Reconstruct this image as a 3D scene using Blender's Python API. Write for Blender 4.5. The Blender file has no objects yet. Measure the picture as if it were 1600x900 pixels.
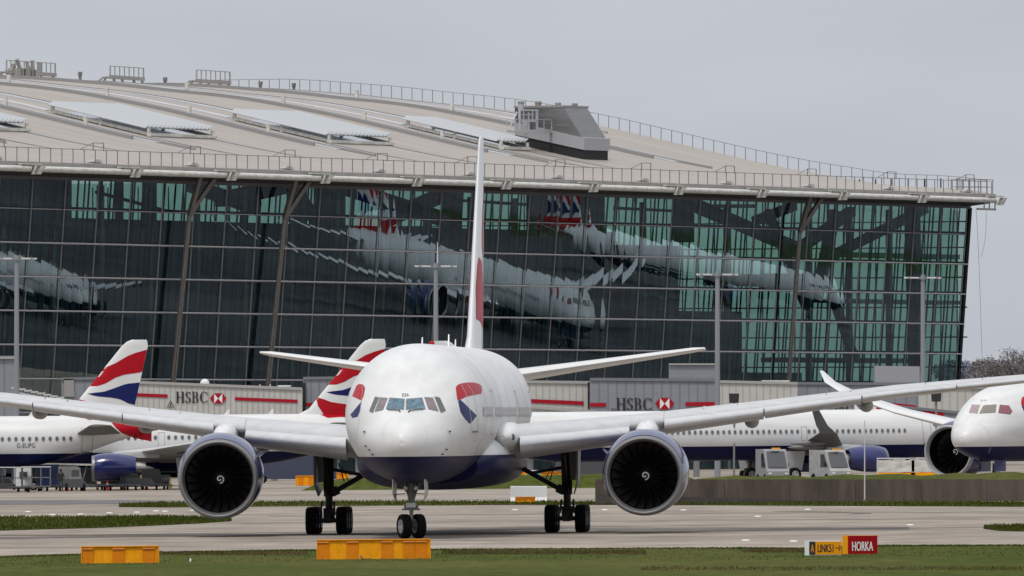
import bpy, math, random
from mathutils import Vector, Matrix, Euler
from bisect import bisect_right
random.seed(7)
R = math.radians
SC = bpy.context.scene
C = SC.collection
# ------------------------------------------------------------ camera, sky, sun
F, YH, CH = 19660.0, 660.0, 5.1          # focal length and horizon of the photograph (1600 wide), eye height
cam = bpy.data.objects.new('camera', bpy.data.cameras.new('camera')); C.objects.link(cam)
cam.location = (0, 0, CH)
cam.rotation_euler = (R(90) + math.atan((YH - 450) / F), 0, 0)
cam.data.sensor_width = 36; cam.data.lens = F / 1600 * 36
cam.data.clip_start = 5; cam.data.clip_end = 20000
SC.camera = cam
SC.render.resolution_x = 1024; SC.render.resolution_y = 576
SC.view_settings.view_transform = 'Standard'; SC.view_settings.look = 'None'
SC.view_settings.exposure = 0.0; SC.view_settings.gamma = 1
try:
    SC.cycles.max_bounces = 10; SC.cycles.transparent_max_bounces = 24
except Exception: pass
SUN_EL, SUN_AZ = R(60), R(205)            # azimuth clockwise from +Y
w = bpy.data.worlds.new('World'); SC.world = w; w.use_nodes = True
nt = w.node_tree; nt.nodes.clear()
out = nt.nodes.new('ShaderNodeOutputWorld')
sky = nt.nodes.new('ShaderNodeTexSky'); sky.sky_type = 'NISHITA'; sky.sun_disc = False
sky.sun_elevation = SUN_EL; sky.sun_rotation = SUN_AZ
b1 = nt.nodes.new('ShaderNodeBackground'); b1.inputs[1].default_value = 0.08
nt.links.new(sky.outputs[0], b1.inputs[0])
tc = nt.nodes.new('ShaderNodeTexCoord'); sp = nt.nodes.new('ShaderNodeSeparateXYZ')
nt.links.new(tc.outputs['Generated'], sp.inputs[0])
rp = nt.nodes.new('ShaderNodeValToRGB'); rp.color_ramp.elements[0].position = 0.0
rp.color_ramp.elements[0].color = (0.525, 0.558, 0.625, 1); rp.color_ramp.elements[1].position = 1.0
rp.color_ramp.elements[1].color = (1.12, 1.14, 1.18, 1)
nt.links.new(sp.outputs['Z'], rp.inputs[0])
nz = nt.nodes.new('ShaderNodeTexNoise'); nz.inputs['Scale'].default_value = 30; nz.inputs['Detail'].default_value = 5
mp = nt.nodes.new('ShaderNodeMapping'); mp.inputs['Scale'].default_value = (1, 1, 3.5)
nt.links.new(tc.outputs['Generated'], mp.inputs[0]); nt.links.new(mp.outputs[0], nz.inputs['Vector'])
mr = nt.nodes.new('ShaderNodeMapRange'); mr.inputs[1].default_value = 0.3; mr.inputs[2].default_value = 0.7; mr.inputs[3].default_value = 0.955; mr.inputs[4].default_value = 1.045
nt.links.new(nz.outputs[0], mr.inputs[0])
vm = nt.nodes.new('ShaderNodeVectorMath'); vm.operation = 'SCALE'
nt.links.new(rp.outputs[0], vm.inputs[0]); nt.links.new(mr.outputs[0], vm.inputs['Scale'])
b2 = nt.nodes.new('ShaderNodeBackground'); b2.inputs[1].default_value = 1.0
nt.links.new(vm.outputs[0], b2.inputs[0])
mx = nt.nodes.new('ShaderNodeMixShader'); mx.inputs[0].default_value = 0.88
nt.links.new(b1.outputs[0], mx.inputs[1]); nt.links.new(b2.outputs[0], mx.inputs[2])
nt.links.new(mx.outputs[0], out.inputs[0])
sl = bpy.data.lights.new('sun', 'SUN'); sl.energy = 1.75; sl.angle = R(11); sl.color = (1, 0.96, 0.90)
so = bpy.data.objects.new('sun', sl); C.objects.link(so)
sd = Vector((math.sin(SUN_AZ) * math.cos(SUN_EL), math.cos(SUN_AZ) * math.cos(SUN_EL), math.sin(SUN_EL)))
so.rotation_euler = sd.to_track_quat('Z', 'Y').to_euler(); so.location = sd * 200

T = 0.0087                                # cross fall of the airfield
def gz(x): return T * (x + 3)
def gp(px, py, up=0.0):                   # point of the ground seen at a pixel
    t = (CH - up - 3 * T) / (T * (px - 800) / F - (YH - py) / F)
    return Vector((t * (px - 800) / F, t, gz(t * (px - 800) / F) + up))
def at(px, py, Y):                        # point at distance Y seen at a pixel
    return Vector(((px - 800) / F * Y, Y, CH + (YH - py) / F * Y))

# ------------------------------------------------------------ materials
MATS = {}
def mat(name, col, rough=0.5, metal=0.0, spec=0.5, coat=0.0, noise=None, emit=None, dirt=None):
    """noise=(scale xyz, amount): brightness variation in object space"""
    if name in MATS: return MATS[name]
    m = bpy.data.materials.new(name); m.use_nodes = True; MATS[name] = m
    n = m.node_tree; p = n.nodes['Principled BSDF']
    p.inputs['Base Color'].default_value = (*col, 1); p.inputs['Roughness'].default_value = rough
    p.inputs['Metallic'].default_value = metal; p.inputs['Specular IOR Level'].default_value = spec
    p.inputs['Coat Weight'].default_value = coat; p.inputs['Coat Roughness'].default_value = 0.05
    if emit: p.inputs['Emission Color'].default_value = (*emit[:3], 1); p.inputs['Emission Strength'].default_value = emit[3]
    if noise:
        sc, am = noise
        tcx = n.nodes.new('ShaderNodeTexCoord'); mpp = n.nodes.new('ShaderNodeMapping')
        mpp.inputs['Scale'].default_value = sc
        t = n.nodes.new('ShaderNodeTexNoise'); t.inputs['Scale'].default_value = 1; t.inputs['Detail'].default_value = 5
        t.inputs['Roughness'].default_value = 0.65
        n.links.new(tcx.outputs['Object'], mpp.inputs[0]); n.links.new(mpp.outputs[0], t.inputs['Vector'])
        r = n.nodes.new('ShaderNodeMapRange'); r.inputs[1].default_value = 0.3; r.inputs[2].default_value = 0.7
        r.inputs[3].default_value = 1 - am; r.inputs[4].default_value = 1 + am
        n.links.new(t.outputs[0], r.inputs[0])
        v = n.nodes.new('ShaderNodeVectorMath'); v.operation = 'SCALE'; v.inputs[0].default_value = col
        n.links.new(r.outputs[0], v.inputs['Scale'])
        n.links.new(v.outputs[0], p.inputs['Base Color'])
    return m
def two_tone(name, z0, hi, lo, rough=0.38, coat=0.05, tail=None):
    """white over navy fuselage paint split at height z0 with light grime streaks"""
    m = mat(name, hi, rough, 0, 0.24, coat); n = m.node_tree; p = n.nodes['Principled BSDF']
    t = n.nodes.new('ShaderNodeTexCoord'); s = n.nodes.new('ShaderNodeSeparateXYZ'); n.links.new(t.outputs['Object'], s.inputs[0])
    c = n.nodes.new('ShaderNodeMath'); c.operation = 'GREATER_THAN'; c.inputs[1].default_value = z0
    n.links.new(s.outputs['Z'], c.inputs[0])
    nzn = n.nodes.new('ShaderNodeTexNoise'); nzn.inputs['Scale'].default_value = 1; nzn.inputs['Detail'].default_value = 6
    mpp = n.nodes.new('ShaderNodeMapping'); mpp.inputs['Scale'].default_value = (1.3, 0.25, 1.6)
    n.links.new(t.outputs['Object'], mpp.inputs[0]); n.links.new(mpp.outputs[0], nzn.inputs['Vector'])
    r = n.nodes.new('ShaderNodeMapRange'); r.inputs[1].default_value = 0.35; r.inputs[2].default_value = 0.7
    r.inputs[3].default_value = 1.0; r.inputs[4].default_value = 0.88
    n.links.new(nzn.outputs[0], r.inputs[0])
    x = n.nodes.new('ShaderNodeMix'); x.data_type = 'RGBA'
    x.inputs[6].default_value = (*lo, 1); x.inputs[7].default_value = (*hi, 1)
    n.links.new(c.outputs[0], x.inputs[0])
    v = n.nodes.new('ShaderNodeVectorMath'); v.operation = 'SCALE'
    n.links.new(x.outputs[2], v.inputs[0]); n.links.new(r.outputs[0], v.inputs['Scale'])
    n.links.new(v.outputs[0], p.inputs['Base Color'])
    q = n.nodes.new('ShaderNodeMapRange'); q.inputs[3].default_value = 0.10; q.inputs[4].default_value = 0.32; n.links.new(c.outputs[0], q.inputs[0])
    n.links.new(q.outputs[0], p.inputs['Specular IOR Level']); p.inputs['Coat Weight'].default_value = 0
    return m
WHITE = (0.69, 0.69, 0.68); NAVY = (0.007, 0.010, 0.055); RED = (0.4, 0.01, 0.02)
m_fus777 = two_tone('airliner_paint', 3.62, WHITE, NAVY)
m_fus319 = two_tone('narrow_airliner_paint', 2.95, WHITE, NAVY)
m_fus787 = two_tone('wide_airliner_paint', 3.05, WHITE, NAVY)
m_white = mat('white_paint', WHITE, 0.3, coat=0.4, noise=((0.8, 0.5, 0.8), 0.04))
m_wing = mat('grey_wing_paint', (0.50, 0.505, 0.51), 0.36, noise=((0.9, 2.0, 2.0), 0.10))
m_under = mat('grey_under_paint', (0.30, 0.30, 0.30), 0.5, noise=((0.5, 0.8, 1), 0.12))
m_slat = mat('bare_slat_metal', (0.64, 0.64, 0.645), 0.3, metal=0.45, noise=((0.5, 3.0, 2.0), 0.10))
m_navy = mat('navy_paint', (0.016, 0.024, 0.14), 0.25, coat=0.5)
m_cowl = mat('cowl_paint', (0.012, 0.018, 0.12), 0.22, coat=0.6)
m_red = mat('red_paint', (0.40, 0.003, 0.012), 0.42, coat=0.0, spec=0.2)
m_dnavy = mat('ribbon_navy_paint', (0.008, 0.014, 0.10), 0.42, coat=0.0, spec=0.2)
m_silver = mat('polished_lip', (0.21, 0.21, 0.215), 0.42, metal=0.5)
m_metal = mat('exhaust_metal', (0.38, 0.36, 0.34), 0.35, metal=0.9, noise=((1, 3, 1), 0.15))
m_duct = mat('inlet_duct', (0.004, 0.004, 0.004), 0.9, spec=0.05)
m_blade = mat('fan_blade', (0.006, 0.006, 0.007), 0.42, spec=0.22)
m_black = mat('black', (0.012, 0.012, 0.013), 0.6)
m_tyre = mat('tyre_rubber', (0.007, 0.007, 0.007), 0.9, spec=0.15, noise=((4, 4, 4), 0.2))
m_gear = mat('gear_paint', (0.035, 0.034, 0.033), 0.6, spec=0.25, noise=((3, 3, 3), 0.35))
m_rim = mat('wheel_rim', (0.55, 0.55, 0.54), 0.4, metal=0.4)
m_glassdk = mat('cockpit_glass', (0.05, 0.055, 0.06), 0.06, coat=1.0)
m_glassbl = mat('windshield_glass', (0.045, 0.12, 0.17), 0.06, coat=1.0, noise=((5, 5, 6), 0.9))
m_glassmv = mat('side_cockpit_glass', (0.16, 0.115, 0.115), 0.1, coat=1.0, noise=((2, 2, 4), 0.3))
m_cabwin = mat('cabin_window_glass', (0.09, 0.09, 0.10), 0.12, coat=1)
m_winrim = mat('cabin_window_rim', (0.42, 0.42, 0.42), 0.35)
m_seam = mat('seam_line', (0.22, 0.22, 0.23), 0.5)
m_grey = mat('mid_grey_paint', (0.20, 0.20, 0.205), 0.45)
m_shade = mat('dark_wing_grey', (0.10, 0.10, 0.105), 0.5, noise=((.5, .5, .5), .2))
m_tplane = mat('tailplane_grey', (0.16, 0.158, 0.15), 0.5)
m_lamp = mat('lit_landing_lamp', (1, 1, 0.9), 0.3, emit=(1.0, 0.93, 0.75, 3))
m_txt = mat('black_lettering', (0.02, 0.02, 0.022), 0.5)

# ------------------------------------------------------------ mesh helpers
class MB:
    def __init__(s): s.v = []; s.f = []
    def add(s, vs, fs):
        o = len(s.v); s.v += [tuple(p) for p in vs]; s.f += [tuple(i + o for i in f) for f in fs]; return s
    def box(s, c, sz, rot=None):
        x, y, z = (q / 2 for q in sz)
        vs = [Vector((a * x, b * y, d * z)) for a in (-1, 1) for b in (-1, 1) for d in (-1, 1)]
        if rot: vs = [rot @ q for q in vs]
        c = Vector(c)
        return s.add([q + c for q in vs], [(0, 1, 3, 2), (4, 6, 7, 5), (0, 4, 5, 1), (2, 3, 7, 6), (0, 2, 6, 4), (1, 5, 7, 3)])
    def hexa(s, pts):                      # 8 points: bottom ring 4, top ring 4
        return s.add(pts, [(3, 2, 1, 0), (4, 5, 6, 7), (0, 1, 5, 4), (1, 2, 6, 5), (2, 3, 7, 6), (3, 0, 4, 7)])
    def beam(s, p, q, wd, ht=None, up=(0, 0, 1)):
        p = Vector(p); q = Vector(q); ht = ht or wd; d = (q - p).normalized(); u = Vector(up)
        if abs(d.dot(u)) > 0.98: u = Vector((1, 0, 0))
        a = d.cross(u).normalized() * wd / 2; b = a.cross(d).normalized() * ht / 2
        return s.hexa([p - a - b, p + a - b, p + a + b, p - a + b, q - a - b, q + a - b, q + a + b, q - a + b])
    def tube(s, p, q, r, r2=None, n=8, cap=True):
        p = Vector(p); q = Vector(q); r2 = r if r2 is None else r2; d = (q - p).normalized()
        u = Vector((0, 0, 1)) if abs(d.z) < 0.95 else Vector((1, 0, 0))
        a = d.cross(u).normalized(); b = d.cross(a)
        vs = []
        for c, rr in ((p, r), (q, r2)):
            for i in range(n):
                t = 2 * math.pi * i / n; vs.append(c + (a * math.cos(t) + b * math.sin(t)) * rr)
        fs = [(i, (i + 1) % n, n + (i + 1) % n, n + i) for i in range(n)]
        if cap: fs += [tuple(range(n - 1, -1, -1)), tuple(range(n, 2 * n))]
        return s.add(vs, fs)
    def lathe(s, prof, n=32, axis='y', c=(0, 0, 0), closed=False):
        cx, cy, cz = c; vs = []
        for (t, r) in prof:
            for i in range(n):
                a = 2 * math.pi * i / n; ca, sa = math.cos(a) * r, math.sin(a) * r
                vs.append((cx + ca, cy + t, cz + sa) if axis == 'y' else (cx + t, cy + ca, cz + sa) if axis == 'x' else (cx + ca, cy + sa, cz + t))
        m = len(prof); fs = []
        for k in range(m if closed else m - 1):
            k2 = (k + 1) % m
            for i in range(n):
                fs.append((k * n + i, k * n + (i + 1) % n, k2 * n + (i + 1) % n, k2 * n + i))
        return s.add(vs, fs)
    def rings(s, rings, cap=True, closed=True):
        n = len(rings[0]); vs = [p for r in rings for p in r]; fs = []
        for k in range(len(rings) - 1):
            for i in range(n if closed else n - 1):
                fs.append((k * n + i, k * n + (i + 1) % n, (k + 1) * n + (i + 1) % n, (k + 1) * n + i))
        if cap: fs += [tuple(range(n - 1, -1, -1)), tuple(range((len(rings) - 1) * n, len(rings) * n))]
        return s.add(vs, fs)
    def build(s, name, m, parent=None, smooth=False, kind=None):
        me = bpy.data.meshes.new(name); me.from_pydata(s.v, [], s.f); me.update()
        me.materials.append(m)
        if smooth:
            me.polygons.foreach_set('use_smooth', [True] * len(me.polygons))
            try: me.set_sharp_from_angle(angle=R(38))
            except Exception: pass
        o = bpy.data.objects.new(name, me); C.objects.link(o)
        if parent: o.parent = parent
        if kind: o['kind'] = kind
        return o
def tag(o, label=None, cat=None, group=None, kind=None):
    if label: o['label'] = label
    if cat: o['category'] = cat
    if group: o['group'] = group
    if kind: o['kind'] = kind
    return o
def thing(name, label, cat, loc=(0, 0, 0), rz=0, group=None):
    o = bpy.data.objects.new(name, None); C.objects.link(o); o.location = loc; o.rotation_euler = (0, 0, rz)
    return tag(o, label, cat, group)
def inst(o, name, parent, loc=(0, 0, 0), rot=(0, 0, 0), scale=(1, 1, 1)):
    c = bpy.data.objects.new(name, o if isinstance(o, bpy.types.Mesh) else o.data); C.objects.link(c)
    c.parent = parent; c.location = loc; c.rotation_euler = rot; c.scale = scale; return c
def copy_tree(o, parent=None):
    c = o.copy(); C.objects.link(c); c.parent = parent
    for ch in list(o.children): copy_tree(ch, c)
    return c
def pchip(xs, ys):
    n = len(xs); h = [xs[i + 1] - xs[i] for i in range(n - 1)]; dl = [(ys[i + 1] - ys[i]) / h[i] for i in range(n - 1)]
    m = [dl[0]] + [0 if dl[i - 1] * dl[i] <= 0 else 2 * dl[i - 1] * dl[i] / (dl[i - 1] + dl[i]) for i in range(1, n - 1)] + [dl[-1]]
    def fn(x):
        if x <= xs[0]: return ys[0]
        if x >= xs[-1]: return ys[-1]
        i = bisect_right(xs, x) - 1; t = (x - xs[i]) / h[i]
        return ((1 + 2 * t) * (1 - t) ** 2 * ys[i] + t * (1 - t) ** 2 * h[i] * m[i] + t * t * (3 - 2 * t) * ys[i + 1] + t * t * (t - 1) * h[i] * m[i + 1])
    return fn
def spans(polys, y):                      # even-odd fill
    xs = []
    for P in polys:
        for i in range(len(P)):
            (x0, y0), (x1, y1) = P[i], P[(i + 1) % len(P)]
            if (y0 <= y < y1) or (y1 <= y < y0): xs.append(x0 + (y - y0) / (y1 - y0) * (x1 - x0))
    xs.sort(); return list(zip(xs[::2], xs[1::2]))
def fill(polys, step, mapf, dx=0.6, mb=None):
    """fill 2-D polygons with quads and map every corner with mapf(x, y)"""
    mb = mb or MB(); ys = [p[1] for P in polys for p in P]; y0, y1 = min(ys), max(ys)
    n = max(1, int(math.ceil((y1 - y0) / step))); e = (y1 - y0) / n
    for k in range(n):
        ya, yb = y0 + k * e, y0 + (k + 1) * e
        A, B = spans(polys, ya + e * 0.02), spans(polys, yb - e * 0.02)
        if len(A) != len(B): A = B = spans(polys, (ya + yb) / 2)
        for (a0, a1), (b0, b1_) in zip(A, B):
            m = max(1, int(math.ceil(max(a1 - a0, b1_ - b0) / dx)))
            vs = []
            for j in range(m + 1):
                t = j / m; vs.append(mapf(a0 + (a1 - a0) * t, ya)); vs.append(mapf(b0 + (b1_ - b0) * t, yb))
            mb.add(vs, [(2 * j, 2 * j + 2, 2 * j + 3, 2 * j + 1) for j in range(m)])
    return mb
def line_poly(p, q, wd):
    (x0, y0), (x1, y1) = p, q; L = math.hypot(x1 - x0, y1 - y0) or 1; a, b = -(y1 - y0) / L * wd / 2, (x1 - x0) / L * wd / 2
    return [(x0 + a, y0 + b), (x1 + a, y1 + b), (x1 - a, y1 - b), (x0 - a, y0 - b)]
def poly_lines(pts, wd, closed=False):
    r = []
    for i in range(len(pts) if closed else len(pts) - 1): r.append(line_poly(pts[i], pts[(i + 1) % len(pts)], wd))
    return r
def text_tris(s, size, font_scale_x=1.0):
    cu = bpy.data.curves.new('t', 'FONT'); cu.body = s; cu.size = size; cu.resolution_u = 3
    o = bpy.data.objects.new('t', cu); C.objects.link(o)
    me = bpy.data.meshes.new_from_object(o.evaluated_get(bpy.context.evaluated_depsgraph_get()))
    vs = [(v.co.x * font_scale_x, v.co.y) for v in me.vertices]; fs = [tuple(p.vertices) for p in me.polygons]
    bpy.data.objects.remove(o); bpy.data.curves.remove(cu); bpy.data.meshes.remove(me)
    xs = [v[0] for v in vs]; x0 = min(xs)
    return [(x - x0, y) for x, y in vs], fs, max(xs) - x0
def text_obj(name, s, mapf, size, m, parent, width=None, bold=0):
    vs, fs, wd = text_tris(s, size); k = (width / wd) if width else 1
    mb = MB()
    offs = [0] if not bold else [-bold, 0, bold]
    for i, o in enumerate(offs): mb.add([mapf(x * k + o, y, i * 0.0015) for x, y in vs], fs)
    return mb.build(name, m, parent)

# ------------------------------------------------------------ aircraft
class Fus:
    def __init__(s, tab):
        u = [math.sqrt(t[0]) for t in tab]
        s.top = pchip(u, [t[1] for t in tab]); s.bot = pchip(u, [t[2] for t in tab]); s.hw = pchip(u, [t[3] for t in tab]); s.L = tab[-1][0]
    def at(s, y):
        u = math.sqrt(max(y, 0)); return s.top(u), s.bot(u), s.hw(u)
    def inside(s, x, y, z):
        if y < 0 or y > s.L: return False
        t, b, h = s.at(y); zc = (t + b) / 2; hh = (t - b) / 2
        if h < 1e-4 or hh < 1e-4: return False
        return (x / h) ** 2 + ((z - zc) / hh) ** 2 < 1
    def side(s, y, z, sd, e=0.008):
        t, b, h = s.at(y); zc = (t + b) / 2; hh = (t - b) / 2 + 1e-6
        q = max(-0.999, min(0.999, (z - zc) / hh)); return Vector((sd * (h * math.sqrt(1 - q * q) + e), y, z + e * q))
    def mesh(s, n=48):
        st = [s.L * 0.0002, 0.01, 0.04, 0.09, 0.16, 0.25] + [0.25 + 0.25 * i for i in range(1, 30)]
        y = 8.0
        while y < s.L - 0.8: st.append(y); y += 1.0
        st += [s.L - 0.5, s.L - 0.2, s.L - 0.01]; rg = []
        for y in st:
            t, b, h = s.at(y); zc = (t + b) / 2; hh = (t - b) / 2
            rg.append([(h * math.cos(2 * math.pi * i / n), y, zc + hh * math.sin(2 * math.pi * i / n)) for i in range(n)])
        return MB().rings(rg)
    def hit(s, o, d):                      # ray in local space
        t = 0.0; st = 0.25
        # start where the ray meets y > -0.5 slab or side box
        lo = None
        t0 = max(0, (o - Vector((0, s.L / 2, 5))).length - s.L * 0.75)
        t = t0
        while t < t0 + s.L * 1.6:
            p = o + d * t
            if s.inside(*p): lo = t - st; hi = t; break
            t += st
        if lo is None: return None
        for _ in range(16):
            m = (lo + hi) / 2
            if s.inside(*(o + d * m)): hi = m
            else: lo = m
        return o + d * lo
def px_map(fus, mw, eps=0.012):
    inv = mw.inverted(); o = inv @ Vector((0, 0, CH)); cache = {}
    def fn(px, py):
        k = (round(px, 2), round(py, 2))
        if k not in cache:
            d = (inv.to_3x3() @ Vector(((px - 800) / F, 1, (YH - py) / F))).normalized()
            h = fus.hit(o, d)
            if h is None: h = o + d * (o.length)
            else:
                t, b, hw = fus.at(max(h.y, 0.02)); zc = (t + b) / 2; hh = (t - b) / 2
                g = Vector((h.x / hw ** 2, 0, (h.z - zc) / hh ** 2))
                e = 0.05; t2, b2_, hw2 = fus.at(h.y + e); 
                gy = ((h.x / hw2) ** 2 + ((h.z - (t2 + b2_) / 2) / ((t2 - b2_) / 2)) ** 2 - (h.x / hw) ** 2 - ((h.z - zc) / hh) ** 2) / e / 2
                g.y = gy; g.normalize(); h = h + g * eps
            cache[k] = h
        return cache[k]
    return fn
def airfoil(n=14, lo=0.0, hi=1.0, slope=0.0):
    """(x, z) loop for unit chord and unit thickness, upper rear -> nose -> lower rear"""
    def yt(x): return 5 * (0.2969 * math.sqrt(x) - 0.126 * x - 0.3516 * x * x + 0.2843 * x ** 3 - 0.1036 * x ** 4)
    xs = [lo + (hi - lo) * (1 - math.cos(math.pi * i / n)) / 2 for i in range(n + 1)]
    up = [(x, yt(x) * 1.08 + 0.1 * math.sin(math.pi * min(x, 1)) ) for x in reversed(xs)]
    dn = [(x, -yt(x) * 0.92 + 0.06 * math.sin(math.pi * x)) for x in xs[1:]]
    return up + dn
def wing_ring(prof, lat, le, ch, z, th, inc, side):
    ci, si = math.cos(R(inc)), math.sin(R(inc)); r = []
    for x, t in prof:
        a, b = (x - 0.3) * ch, t * th
        r.append((side * lat, le + 0.3 * ch + a * ci + b * si * 0, z - a * si + b * ci))
    return r if side > 0 else r
def loft_wing(secs, side, prof, sub=1, off=(0, 0)):
    """secs: (lat, LE station, chord, z, thickness, incidence)"""
    rg = []
    for i in range(len(secs) - 1):
        for k in range(sub):
            t = k / sub; rg.append(tuple(a + (b - a) * t for a, b in zip(secs[i], secs[i + 1])))
    rg.append(secs[-1])
    return MB().rings([[(x, y + off[0], z + off[1]) for x, y, z in wing_ring(prof, *s_, side)] for s_ in rg])
def sec_at(secs, lat):
    for a, b in zip(secs, secs[1:]):
        if a[0] <= lat <= b[0]:
            t = (lat - a[0]) / (b[0] - a[0]); return tuple(p + (q - p) * t for p, q in zip(a, b))
    return secs[-1]
def fin_surface(secs, z, y):              # half thickness of a fin at (station y, height z)
    s_ = sec_at(secs, z); x = min(0.999, max(0.001, (y - s_[1]) / s_[2]))
    return s_[3] * 5 * (0.2969 * math.sqrt(x) - 0.126 * x - 0.3516 * x * x + 0.2843 * x ** 3 - 0.1036 * x ** 4)
def fin_mesh(secs, n=44):                 # secs: (z, LE station, chord, thickness)
    rg = []
    for (z, le, ch, th) in secs:
        xs = [(1 - math.cos(math.pi * i / n)) / 2 for i in range(n + 1)]
        def yt(x): return th * 5 * (0.2969 * math.sqrt(x) - 0.126 * x - 0.3516 * x * x + 0.2843 * x ** 3 - 0.1036 * x ** 4)
        up = [(yt(x), le + x * ch, z) for x in reversed(xs)]; dn = [(-yt(x), le + x * ch, z) for x in xs[1:-1]]
        rg.append(up + dn)
    return MB().rings(rg)
def fin_decal(name, secs, polys, m, parent, step=0.08):
    mb = MB()
    for sd in (-1, 1):
        def mf(y, z): 
            s_ = sec_at(secs, z); y = max(s_[1] + 0.002, min(s_[1] + s_[2] - 0.004, y))
            return Vector((sd * (fin_surface(secs, z, y) + 0.022), y, z))
        fill(polys, step, mf, 0.35, mb)
    return mb.build(name, m, parent, smooth=True)
def side_decal(name, fus, polys, m, parent, sides=(1, -1), step=0.08, dx=0.4, eps=0.01, kind=None):
    mb = MB()
    for sd in sides: fill(polys, step, lambda y, z: fus.side(y, z, sd, eps), dx, mb)
    return mb.build(name, m, parent, smooth=True, kind=kind)
def engine(parent, lat, sta, z, r, ln, nblade, lipm, side=1, swirl=True, exh=True):
    """turbofan with its lip at station sta; r = cowl max radius"""
    e = bpy.data.objects.new('engine', None); C.objects.link(e); e.parent = parent; e.location = (lat, sta, z)
    n = 64
    li, lo_ = 0.80 * r, 0.925 * r
    cowl = [(0.42 * r / 1.95, 0.93 * r), (0.16 * ln, 0.98 * r), (0.32 * ln, r), (0.5 * ln, 0.985 * r), (0.72 * ln, 0.9 * r), (0.9 * ln, 0.78 * r), (ln, 0.70 * r), (ln, 0.67 * r), (0.9 * ln, 0.72 * r), (0.6 * ln, 0.6 * r)]
    cm = MB().lathe(cowl, n); up_ = lambda y: 0.085 * r * min(1, max(0, (y - 0.15 * r) / (0.75 * r))) ** 0.8
    cm.v = [(x, y, z + up_(y)) for x, y, z in cm.v]; cm.build('cowl', m_cowl, e, True)
    k = r / 1.95
    lip = [(0.42 * k, 0.93 * r), (0.22 * k, 0.92 * r), (0.08 * k, 0.905 * r), (0.015 * k, 0.885 * r), (0, 0.865 * r), (0.015 * k, 0.845 * r), (0.08 * k, 0.825 * r), (0.2 * k, 0.808 * r), (0.42 * k, 0.79 * r)]
    MB().lathe(lip, n).build('inlet_lip', lipm, e, True)
    MB().lathe([(0.42 * k, 0.79 * r), (0.9 * k, 0.775 * r), (1.6 * k, 0.80 * r), (2.6 * k, 0.8 * r), (2.6 * k, 0.02)], n).build('inlet_duct', m_duct, e, True)
    MB().lathe([(1.15 * k, 0.004), (1.2 * k, 0.05 * r), (1.35 * k, 0.12 * r), (1.6 * k, 0.19 * r), (1.9 * k, 0.22 * r), (2.2 * k, 0.22 * r)], 32).build('spinner', m_black, e, True)
    if swirl:                              # white spiral on the spinner nose
        mb = MB(); pts = []
        for i in range(27):
            t = i / 26; a = R(-200 + 470 * t) * 1; rr = (0.012 + 0.075 * t) * r * 1.15
            y = (1.15 + 0.45 * ((rr / r) / 0.19) ** 1.6) * k - 0.03; wd = (0.008 + 0.006 * min(1, 3 * t)) * r
            pts.append(((rr - wd), (rr + wd), a, y))
        vs = []
        for (ri, ro, a, y) in pts: vs += [(-math.cos(a) * ri, y, math.sin(a) * ri), (-math.cos(a) * ro, y, math.sin(a) * ro)]
        mb.add(vs, [(2 * i, 2 * i + 1, 2 * i + 3, 2 * i + 2) for i in range(len(pts) - 1)]).build('spinner_spiral', mat('spiral_white', (0.75, 0.75, 0.73), 0.5), e)
    if nblade:
        bl = MB(); seg = 7; vs = []
        for i in range(seg):
            t = i / (seg - 1); rr = (0.2 + 0.585 * t) * r; tw = R(20 + 48 * t); c = (0.10 + 0.11 * math.sin(t * 2.4)) * r
            dx, dy = math.sin(tw) * c, math.cos(tw) * c; sweep = 0.05 * r * math.sin(t * 3.1)
            for q in (-1, 1):
                for th in (-0.012, 0.012): vs.append((q * dx / 1.0 + th * r * math.cos(tw), 1.75 * k + q * dy * 0.8 + sweep - th * r * math.sin(tw), rr))
        fs = []
        for i in range(seg - 1):
            o = 4 * i; fs += [(o, o + 2, o + 6, o + 4), (o + 1, o + 5, o + 7, o + 3), (o, o + 4, o + 5, o + 1), (o + 2, o + 3, o + 7, o + 6)]
        bl.add(vs, fs); first = bl.build('fan_blade', m_blade, e, True)
        for i in range(1, nblade): inst(first, 'fan_blade', e, rot=(0, 2 * math.pi * i / nblade, 0))
    if exh:
        MB().lathe([(0.6 * ln, 0.56 * r), (ln, 0.5 * r), (1.22 * ln, 0.40 * r), (1.22 * ln, 0.36 * r), (ln, 0.4 * r)], 40).build('core_nozzle', m_metal, e, True)
        MB().lathe([(0.9 * ln, 0.3 * r), (1.2 * ln, 0.24 * r), (1.42 * ln, 0.02)], 32).build('exhaust_plug', m_metal, e, True)
    return e
def wheel(parent, c, r, wd, steer=0.0, parent_name='wheel'):
    o = bpy.data.objects.new(parent_name, None); C.objects.link(o); o.parent = parent; o.location = c; o.rotation_euler = (0, 0, steer)
    h = wd / 2
    MB().lathe([(-h * 0.8, 0.55 * r), (-h * 0.98, 0.7 * r), (-h, 0.84 * r), (-h * 0.86, 0.95 * r), (-h * 0.55, r), (-h * 0.4, r), (-h * 0.36, 0.985 * r), (-h * 0.32, r), (h * 0.32, r), (h * 0.36, 0.985 * r), (h * 0.4, r), (h * 0.55, r), (h * 0.86, 0.95 * r), (h, 0.84 * r), (h * 0.98, 0.7 * r), (h * 0.8, 0.55 * r)], 36, 'x').build('tyre', m_tyre, o, True)
    MB().lathe([(-h * 0.82, 0.0), (-h * 0.82, 0.14 * r), (-h * 0.3, 0.2 * r), (-h * 0.3, 0.42 * r), (-h * 0.9, 0.5 * r), (-h * 0.9, 0.56 * r), (h * 0.9, 0.56 * r), (h * 0.9, 0.5 * r), (h * 0.3, 0.42 * r), (h * 0.3, 0.2 * r), (h * 0.82, 0.14 * r), (h * 0.82, 0.0)], 28, 'x').build('rim', m_rim, o, True)
    return o
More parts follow.
